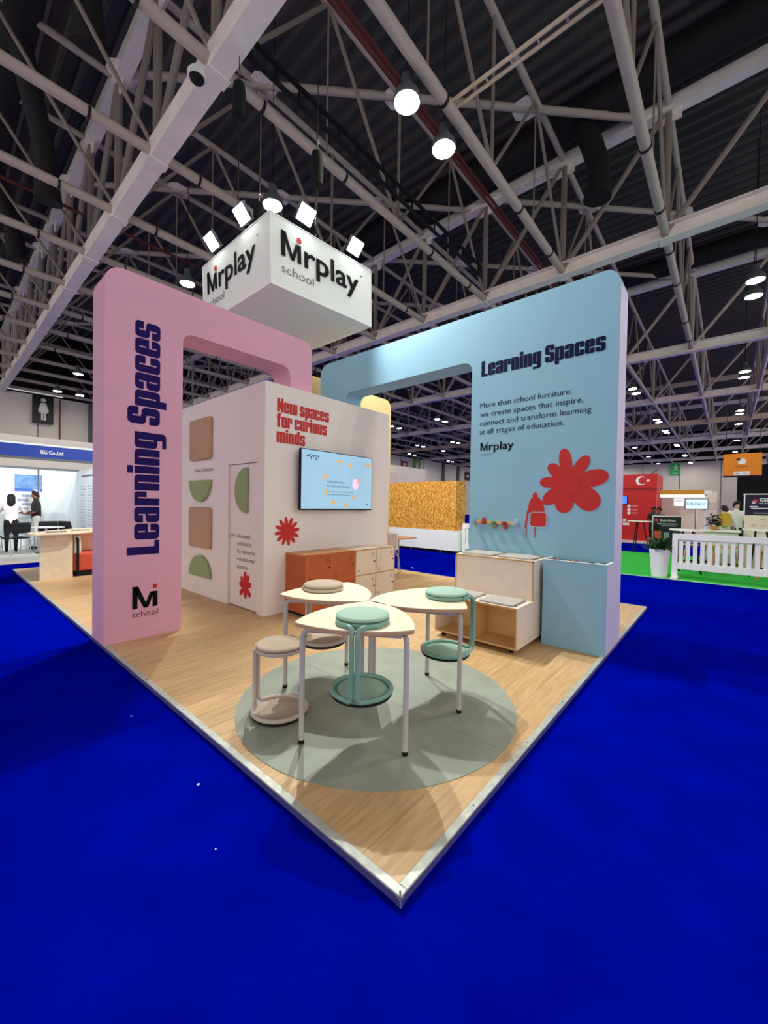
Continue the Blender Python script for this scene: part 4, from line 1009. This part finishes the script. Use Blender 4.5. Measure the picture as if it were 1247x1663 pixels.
def bar_table(x, y, h, r, lab, top=whitep):
    t = root('bar_table', lab, 'table', (x, y, -.03))
    MB().lathe([(0, h-.03), (r, h-.03), (r, h), (0, h)], (x, y, 0), 32).build('table_top', top, t, smooth=40)
    for k in range(3):
        a = k*2.094+.5
        MB().tube([(x+.30*math.cos(a), y+.30*math.sin(a), -.03), (x+.12*math.cos(a), y+.12*math.sin(a), h-.03)], .018, 8).build('leg', blackm, t, smooth=50)
bar_table(15.2, 1.45, 1.08, .36, 'white bar table with black splayed legs in front of the red stand')
bar_table(10.7, -.15, 1.02, .34, 'white bar table standing right behind the white fence')
bar_table(11.5, -1.45, 1.06, .30, 'white bar table with black legs in front of the dark podium')
for k, (xx, yy, c) in enumerate(((11.4, -.2, (214, 164, 92)), (11.5, -.55, (222, 148, 96)), (11.3, -.95, (206, 150, 90)), (10.9, -1.55, (196, 140, 96)))):
    t = root('wooden_stool', 'light wooden stool seen through the white fence, %s from the planter' % ordn[k], 'stool', (xx, yy, -.03), group='wooden stools behind the fence')
    MB().lathe([(0, .60), (.17, .60), (.17, .63), (0, .63)], (xx, yy, 0), 20).build('seat', mat('stool_wood%d' % k, c, .6), t, smooth=40)
    for j in range(4):
        a = j*math.pi/2+.6; MB().tube([(xx+.2*math.cos(a), yy+.2*math.sin(a), -.03), (xx+.1*math.cos(a), yy+.1*math.sin(a), .60)], .016, 6).build('leg', mat('stool_wood%d' % k, c, .6), t)
    MB().lathe([(.165, 0), (.175, .01), (.165, .02), (.155, .01), (.165, 0)], (xx, yy, .2), 20).build('foot_ring', blackm, t)
p2_ = root('table_plant', 'dark bushy plant in an orange pot on the bar counter', 'plant', (12.0, -.63, 1.0))
MB().lathe([(0, 0), (.07, 0), (.1, .1), (.0, .1)], (12.0, -.63, .98), 16).build('pot', mat('orange_pot', (214, 150, 92)), p2_, smooth=40)
foliage((12.0, -.63, 1.12), .16, .28, 240, .09, 'foliage', p2_, mat('black_leaf', (30, 40, 28), .6), 9)
ct = root('bar_counter', 'pale green bar counter under the bushy plant', 'counter', (12.3, -.7, -.03))
MB().box(11.95, -1.15, .94, 12.5, -.35, .98).build('counter_top', whitep, ct); MB().box(12.0, -1.1, -.03, 12.45, -.4, .94).build('front_panel', mat('counter_green', (196, 204, 180), .6), ct)

# red stand
rd = root('red_stand', 'bright red stand with a white crescent and star on its header', 'stand', (20.5, 4, -.04))
redst = mat('red_stand_paint', (198, 26, 30), .5, var=.04)
MB().box(19.75, 1.5, .08, 21.6, 8, 2.43).build('red_wall', redst, rd); MB().box(19.68, 1.48, 2.43, 21.7, 8, 3.05).build('header', redst, rd)
MB().box(19.6, 1.4, -.04, 21.8, 8, .08).build('stand_plinth', mat('cream_plinth', (230, 204, 190)), rd)
rp = plane((19.68, 0, 0), (0, -1, 0), (0, 0, 1), .01)
m = MB(); cc = (-2.07, 2.76); A = []
for k in range(21): a = RAD(45)+RAD(270)*k/20; A.append((cc[0]+.20*math.cos(a), cc[1]+.20*math.sin(a)))
for k in range(21): a = RAD(315)-RAD(270)*k/20; A.append((cc[0]+.055+.155*math.cos(a)*.97, cc[1]+.155*math.sin(a)))
n = 21; m.add([rp(u, v) for u, v in A], [(k, k+1, 41-k-1, 41-k) for k in range(20)])
st = [(cc[0]+.27+(.085 if k % 2 == 0 else .035)*math.cos(math.pi*k/5+math.pi), cc[1]+(.085 if k % 2 == 0 else .035)*math.sin(math.pi*k/5+math.pi)) for k in range(10)]
m.add([rp(u, v) for u, v in st]+[rp(cc[0]+.27, cc[1])], [(k, (k+1) % 10, 10) for k in range(10)]); m.build('crescent_and_star', whitep, rd)
rp2 = plane((19.75, 0, 0), (0, -1, 0), (0, 0, 1), .01)
for k in range(3):
    m = MB(); flat(m, ell(-2.52, 1.62-k*.155, .07, .07), rp2); m.build('round_icon', whitep, rd)
    m = MB(); flat(m, rr(-2.42, 1.625-k*.155, -2.15, 1.645-k*.155), rp2); flat(m, rr(-2.42, 1.595-k*.155, -2.2, 1.61-k*.155), rp2); m.build('icon_caption', mat('pale_red_print', (232, 150, 150)), rd)
m = MB(); flat(m, rr(-2.75, .92, -2.62, 1.05), rp2); flat(m, rr(-2.75, .75, -2.5, .86), rp2); m.build('white_labels', whitep, rd)
t = root('stand_monitor', 'small blue lit monitor on the red stand', 'monitor', (19.7, 2.75, 1.9)); MB().box(19.68, 2.58, 1.70, 19.745, 3.3, 2.10).build('casing', blackm, t)
MB().box(19.672, 2.6, 1.72, 19.682, 3.28, 2.08).build('display', mat('monitor_glow', (70, 110, 220), emis=.8, var=.6, scale=4), t)
t = root('stand_arm_lamp', 'thin arm lamp on top of the red stand', 'lamp', (20.2, 1.7, 3.05)); MB().tube([(20.2, 1.8, 3.05), (20.2, 1.5, 3.3)], .015, 6).build('arm', dmetal, t)

# black poster stand
es = root('poster_stand', 'black poster board with white lettering beside the white bar table', 'poster stand', (15.6, .7, -.03))
MB().box(15.60, .27, -.03, 15.68, 1.12, 1.27).build('frame', whitep, es); MB().box(15.59, .30, 0, 15.60, 1.09, 1.24).build('black_panel', mat('poster_black', (18, 20, 26), .5), es)
eq = plane((15.59, 0, 0), (0, -1, 0), (0, 0, 1), .006)
m = MB(); text(m, 'EduNest', eq, -.88, 1.07, u1=-.45, h=.085); flat(m, rr(-.97, .98, -.40, 1.0), eq); flat(m, rr(-.85, .92, -.45, .935), eq); m.build('lettering', whitep, es)
m = MB(); flat(m, ell(-1.0, 1.12, .055, .055), eq); m.build('round_logo', mat('logo_red', (196, 60, 60)), es)
MB().box(15.58, .85, .48, 15.59, 1.05, .74).build('picture', mat('poster_orange', (190, 84, 50), var=.4, scale=12), es); MB().box(15.58, .62, .50, 15.59, .78, .70).build('picture', mat('poster_teal', (120, 150, 150), var=.4, scale=12), es)
# orange fascia stand
og = root('orange_fascia_stand', 'white stand with an orange fascia and backlit edge behind the fence', 'stand', (20.5, .4, -.04))
MB().box(20.0, -.12, 2.14, 20.2, 1.40, 2.34).build('fascia', mat('fascia_orange', (208, 140, 40), .5), og); MB().box(20.02, -.2, 2.04, 20.18, 1.40, 2.13).build('light_strip', mat('strip_glow2', (255, 244, 226), emis=1.8), og)
MB().box(22.4, -.5, -.04, 22.5, 1.6, 2.34).build('rear_wall', mat('warm_white_wall', (232, 220, 204), .6), og); MB().box(20.0, -.22, -.04, 20.1, -.14, 2.14).build('post', whitep, og); MB().box(20.0, -.35, 2.1, 20.15, -.12, 2.3).build('end_plate', whitep, og)
t = root('name_monitor', 'pale blue lit monitor with dark name lettering under the orange fascia', 'monitor', (19.9, .12, 1.5)); MB().box(19.86, -.27, 1.52, 19.94, .5, 1.97).build('casing', greyp, t, bevel=.02)
MB().box(19.85, -.24, 1.55, 19.862, .47, 1.94).build('display', mat('monitor_pale', (176, 204, 236), emis=.8), t); m = MB(); text(m, 'EduNest', plane((19.85, 0, 0), (0, -1, 0), (0, 0, 1), .006), -.43, 1.70, u1=.19, h=.13); m.build('lettering', scd, t)
MB().cyl((19.9, .12, -.03), (19.9, .12, 1.52), .04, 10).build('stand_column', chrome, t)
t = root('info_screen', 'small white notice screen left of the lit name monitor', 'monitor', (21, .75, 1.9)); MB().box(21.0, .62, 1.66, 21.05, .98, 2.0).build('panel', mat('notice_white', (226, 234, 242), emis=.5), t); m = MB(); text(m, '100', plane((21.0, 0, 0), (0, -1, 0), (0, 0, 1), .006), -.93, 1.86, u1=-.68, h=.07); m.build('lettering', greyp, t)
person('person in dark clothes standing behind the black poster board, nearer the red stand', (18.4, 1.42, -.03), RAD(-60), 1.62, {}, [skin1, shirtd, pantd, pantd])
person('person in a grey top behind the black poster board, right one of the two', (17.6, 1.14, -.03), RAD(-100), 1.60, {'elL': (.25,-.1,1.16,.046), 'wrL': (.1,-.25,1.2,.03), 'haL': (.05,-.3,1.24,.035)}, [skin1, mat('grey_cloth', (96, 92, 96), .85), pantd, pantd])
person('person in a white shirt with cropped black hair beside the dark podium', (15.0, -1.08, -.03), RAD(-70), 1.80, {}, [skin2, shirtw, pantd, pantd])
ye = person('person in a white top carrying a yellow backpack near the dark podium', (14.2, -.82, -.03), RAD(120), 1.66, {}, [skin2, shirtw, pantd, pantd], 'short')
tag(MB().prism(rr(-.98, 1.02, -.66, 1.42, .1), 'x', 13.92, 14.06).build('backpack', mat('mustard_cloth', (206, 166, 72), .8), bevel=.03), 'mustard yellow backpack worn by the person near the podium', 'backpack')
# dark podium
gp_ = root('podium', 'dark navy podium with white lettering and a cream lower panel at the right edge', 'podium', (12.8, -2.2, -.03))
MB().box(12.55, -3.6, 1.38, 13.1, -1.20, 1.90).build('dark_header', mat('podium_navy', (24, 18, 52), .5), gp_); MB().box(12.56, -3.6, -.03, 13.1, -1.21, 1.38).build('cream_panel', mat('podium_cream', (226, 208, 192), .6), gp_)
MB().box(12.54, -3.6, 1.90, 13.12, -1.19, 1.925).box(12.54, -1.215, 1.38, 12.55, -1.19, 1.9).build('white_edging', whitep, gp_)
gq = plane((12.55, 0, 0), (0, -1, 0), (0, 0, 1), .008)
m = MB(); text(m, 'GES', gq, 1.475, 1.73, u1=1.80, h=.085, bold=.03); flat(m, rr(1.30, 1.585, 1.46, 1.61), gq); flat(m, rr(1.33, 1.545, 1.75, 1.565), gq); flat(m, rr(1.38, 1.43, 1.9, 1.44), gq)
for k in range(5): flat(m, rr(1.478+.05*k, 1.665, 1.50+.05*k, 1.695), gq)
m.build('lettering', whitep, gp_)
m = MB(); flat(m, ell(1.405, 1.735, .05, .05), gq); m.build('round_logo', mat('podium_red', (206, 40, 54)), gp_); m = MB(); flat(m, ell(1.375, 1.70, .035, .035), gq, .006); m.build('logo_under_disc', mat('podium_lilac', (190, 180, 210)), gp_)  # red logo disc with a lilac disc printed beneath it
m = MB(); gq2 = plane((12.56, 0, 0), (0, -1, 0), (0, 0, 1), .008)
for (u, v) in ((1.28, 1.28), (1.5, 1.27), (1.34, 1.12), (1.5, 1.11), (1.3, .95), (1.45, .94), (1.62, 1.26), (1.66, 1.1)): flat(m, rr(u, v, u+.1, v+.012), gq2)
m.build('small_print', mat('print_brown', (150, 120, 110)), gp_)
# orange hanging banner
hbn = root('orange_banner', 'orange hanging banner box with a white round emblem at upper right', 'banner', (30.5, -1.45, 4.2))
MB().box(30, -2.28, 3.56, 31.5, -.60, 4.84).build('fabric_box', mat('banner_orange', (222, 134, 36), .7, var=.03), hbn)
bq = plane((30, 0, 0), (0, -1, 0), (0, 0, 1), .01)
m = MB(); flat(m, ell(1.42, 4.38, .19, .17), bq); flat(m, rr(1.08, 3.57, 1.78, 3.80), bq); m.build('emblem', whitep, hbn)
bbr = mat('banner_brown', (88, 44, 30))
m = MB(); flat(m, ell(1.27, 4.50, .09, .09), bq, .02); m.build('emblem_spot', bbr, hbn)
m = MB(); text(m, 'LEARNING', bq, 1.13, 4.05, u1=1.70, h=.08); m.build('banner_lettering', bbr, hbn)
m = MB(); flat(m, rr(1.16, 3.66, 1.32, 3.70), bq, .02); m.build('small_print', bbr, hbn)
m = MB(); flat(m, rr(1.48, 3.67, 1.72, 3.70), bq, .02); m.build('small_print', bbr, hbn)
for yy in (-.7, -2.2): MB().cyl((30.7, yy, 4.84), (30.7, yy, 9), .015, 6).build('hanging_wire', dmetal, hbn)
# hall green exit sign
t = root('exit_sign', 'green running figure exit sign hanging on the far right wall', 'sign', (76.8, 5.6, 8)); MB().box(76.7, 5.0, 7.05, 77.0, 6.28, 8.9).build('board', mat('exit_green', (40, 160, 84), emis=.1), t)
xq = plane((76.7, 0, 0), (0, -1, 0), (0, 0, 1), .02)
m = MB(); flat(m, ell(-5.55, 8.62, .11, .11), xq); flat(m, [(-5.75, 8.5), (-5.5, 8.45), (-5.45, 8.1), (-5.65, 8.05)], xq); flat(m, [(-5.65, 8.1), (-5.5, 8.1), (-5.25, 7.75), (-5.4, 7.72)], xq); flat(m, [(-5.65, 8.1), (-5.5, 8.1), (-5.85, 7.7), (-5.98, 7.75)], xq); flat(m, [(-5.5, 8.45), (-5.2, 8.25), (-5.24, 8.18), (-5.5, 8.3)], xq); flat(m, [(-5.75, 8.5), (-6.0, 8.3), (-5.95, 8.22), (-5.7, 8.38)], xq)
text(m, 'EXIT', xq, -5.95, 7.2, u1=-5.3, h=.2, bold=.02); m.build('running_figure', whitep, t)
# crumbs on the carpet
for k, (x, y, s) in enumerate(((-.227, 2.254, .006), (-.214, 1.222, .008), (6.6, 4.9, .03), (-.341, .765, .004))):
    tag(MB().lathe([(0, 0), (s, 0), (s*.8, s*.3), (0, s*.35)], (x, y, -.04), 7).build('paper_scrap', whitep), ('tiny white scrap on the blue carpet left of the platform, farther', 'tiny white scrap on the blue carpet left of the platform, nearer', 'white scrap on the blue carpet in front of the particle board block', 'tiniest white speck on the carpet at lower left')[k], 'scrap')
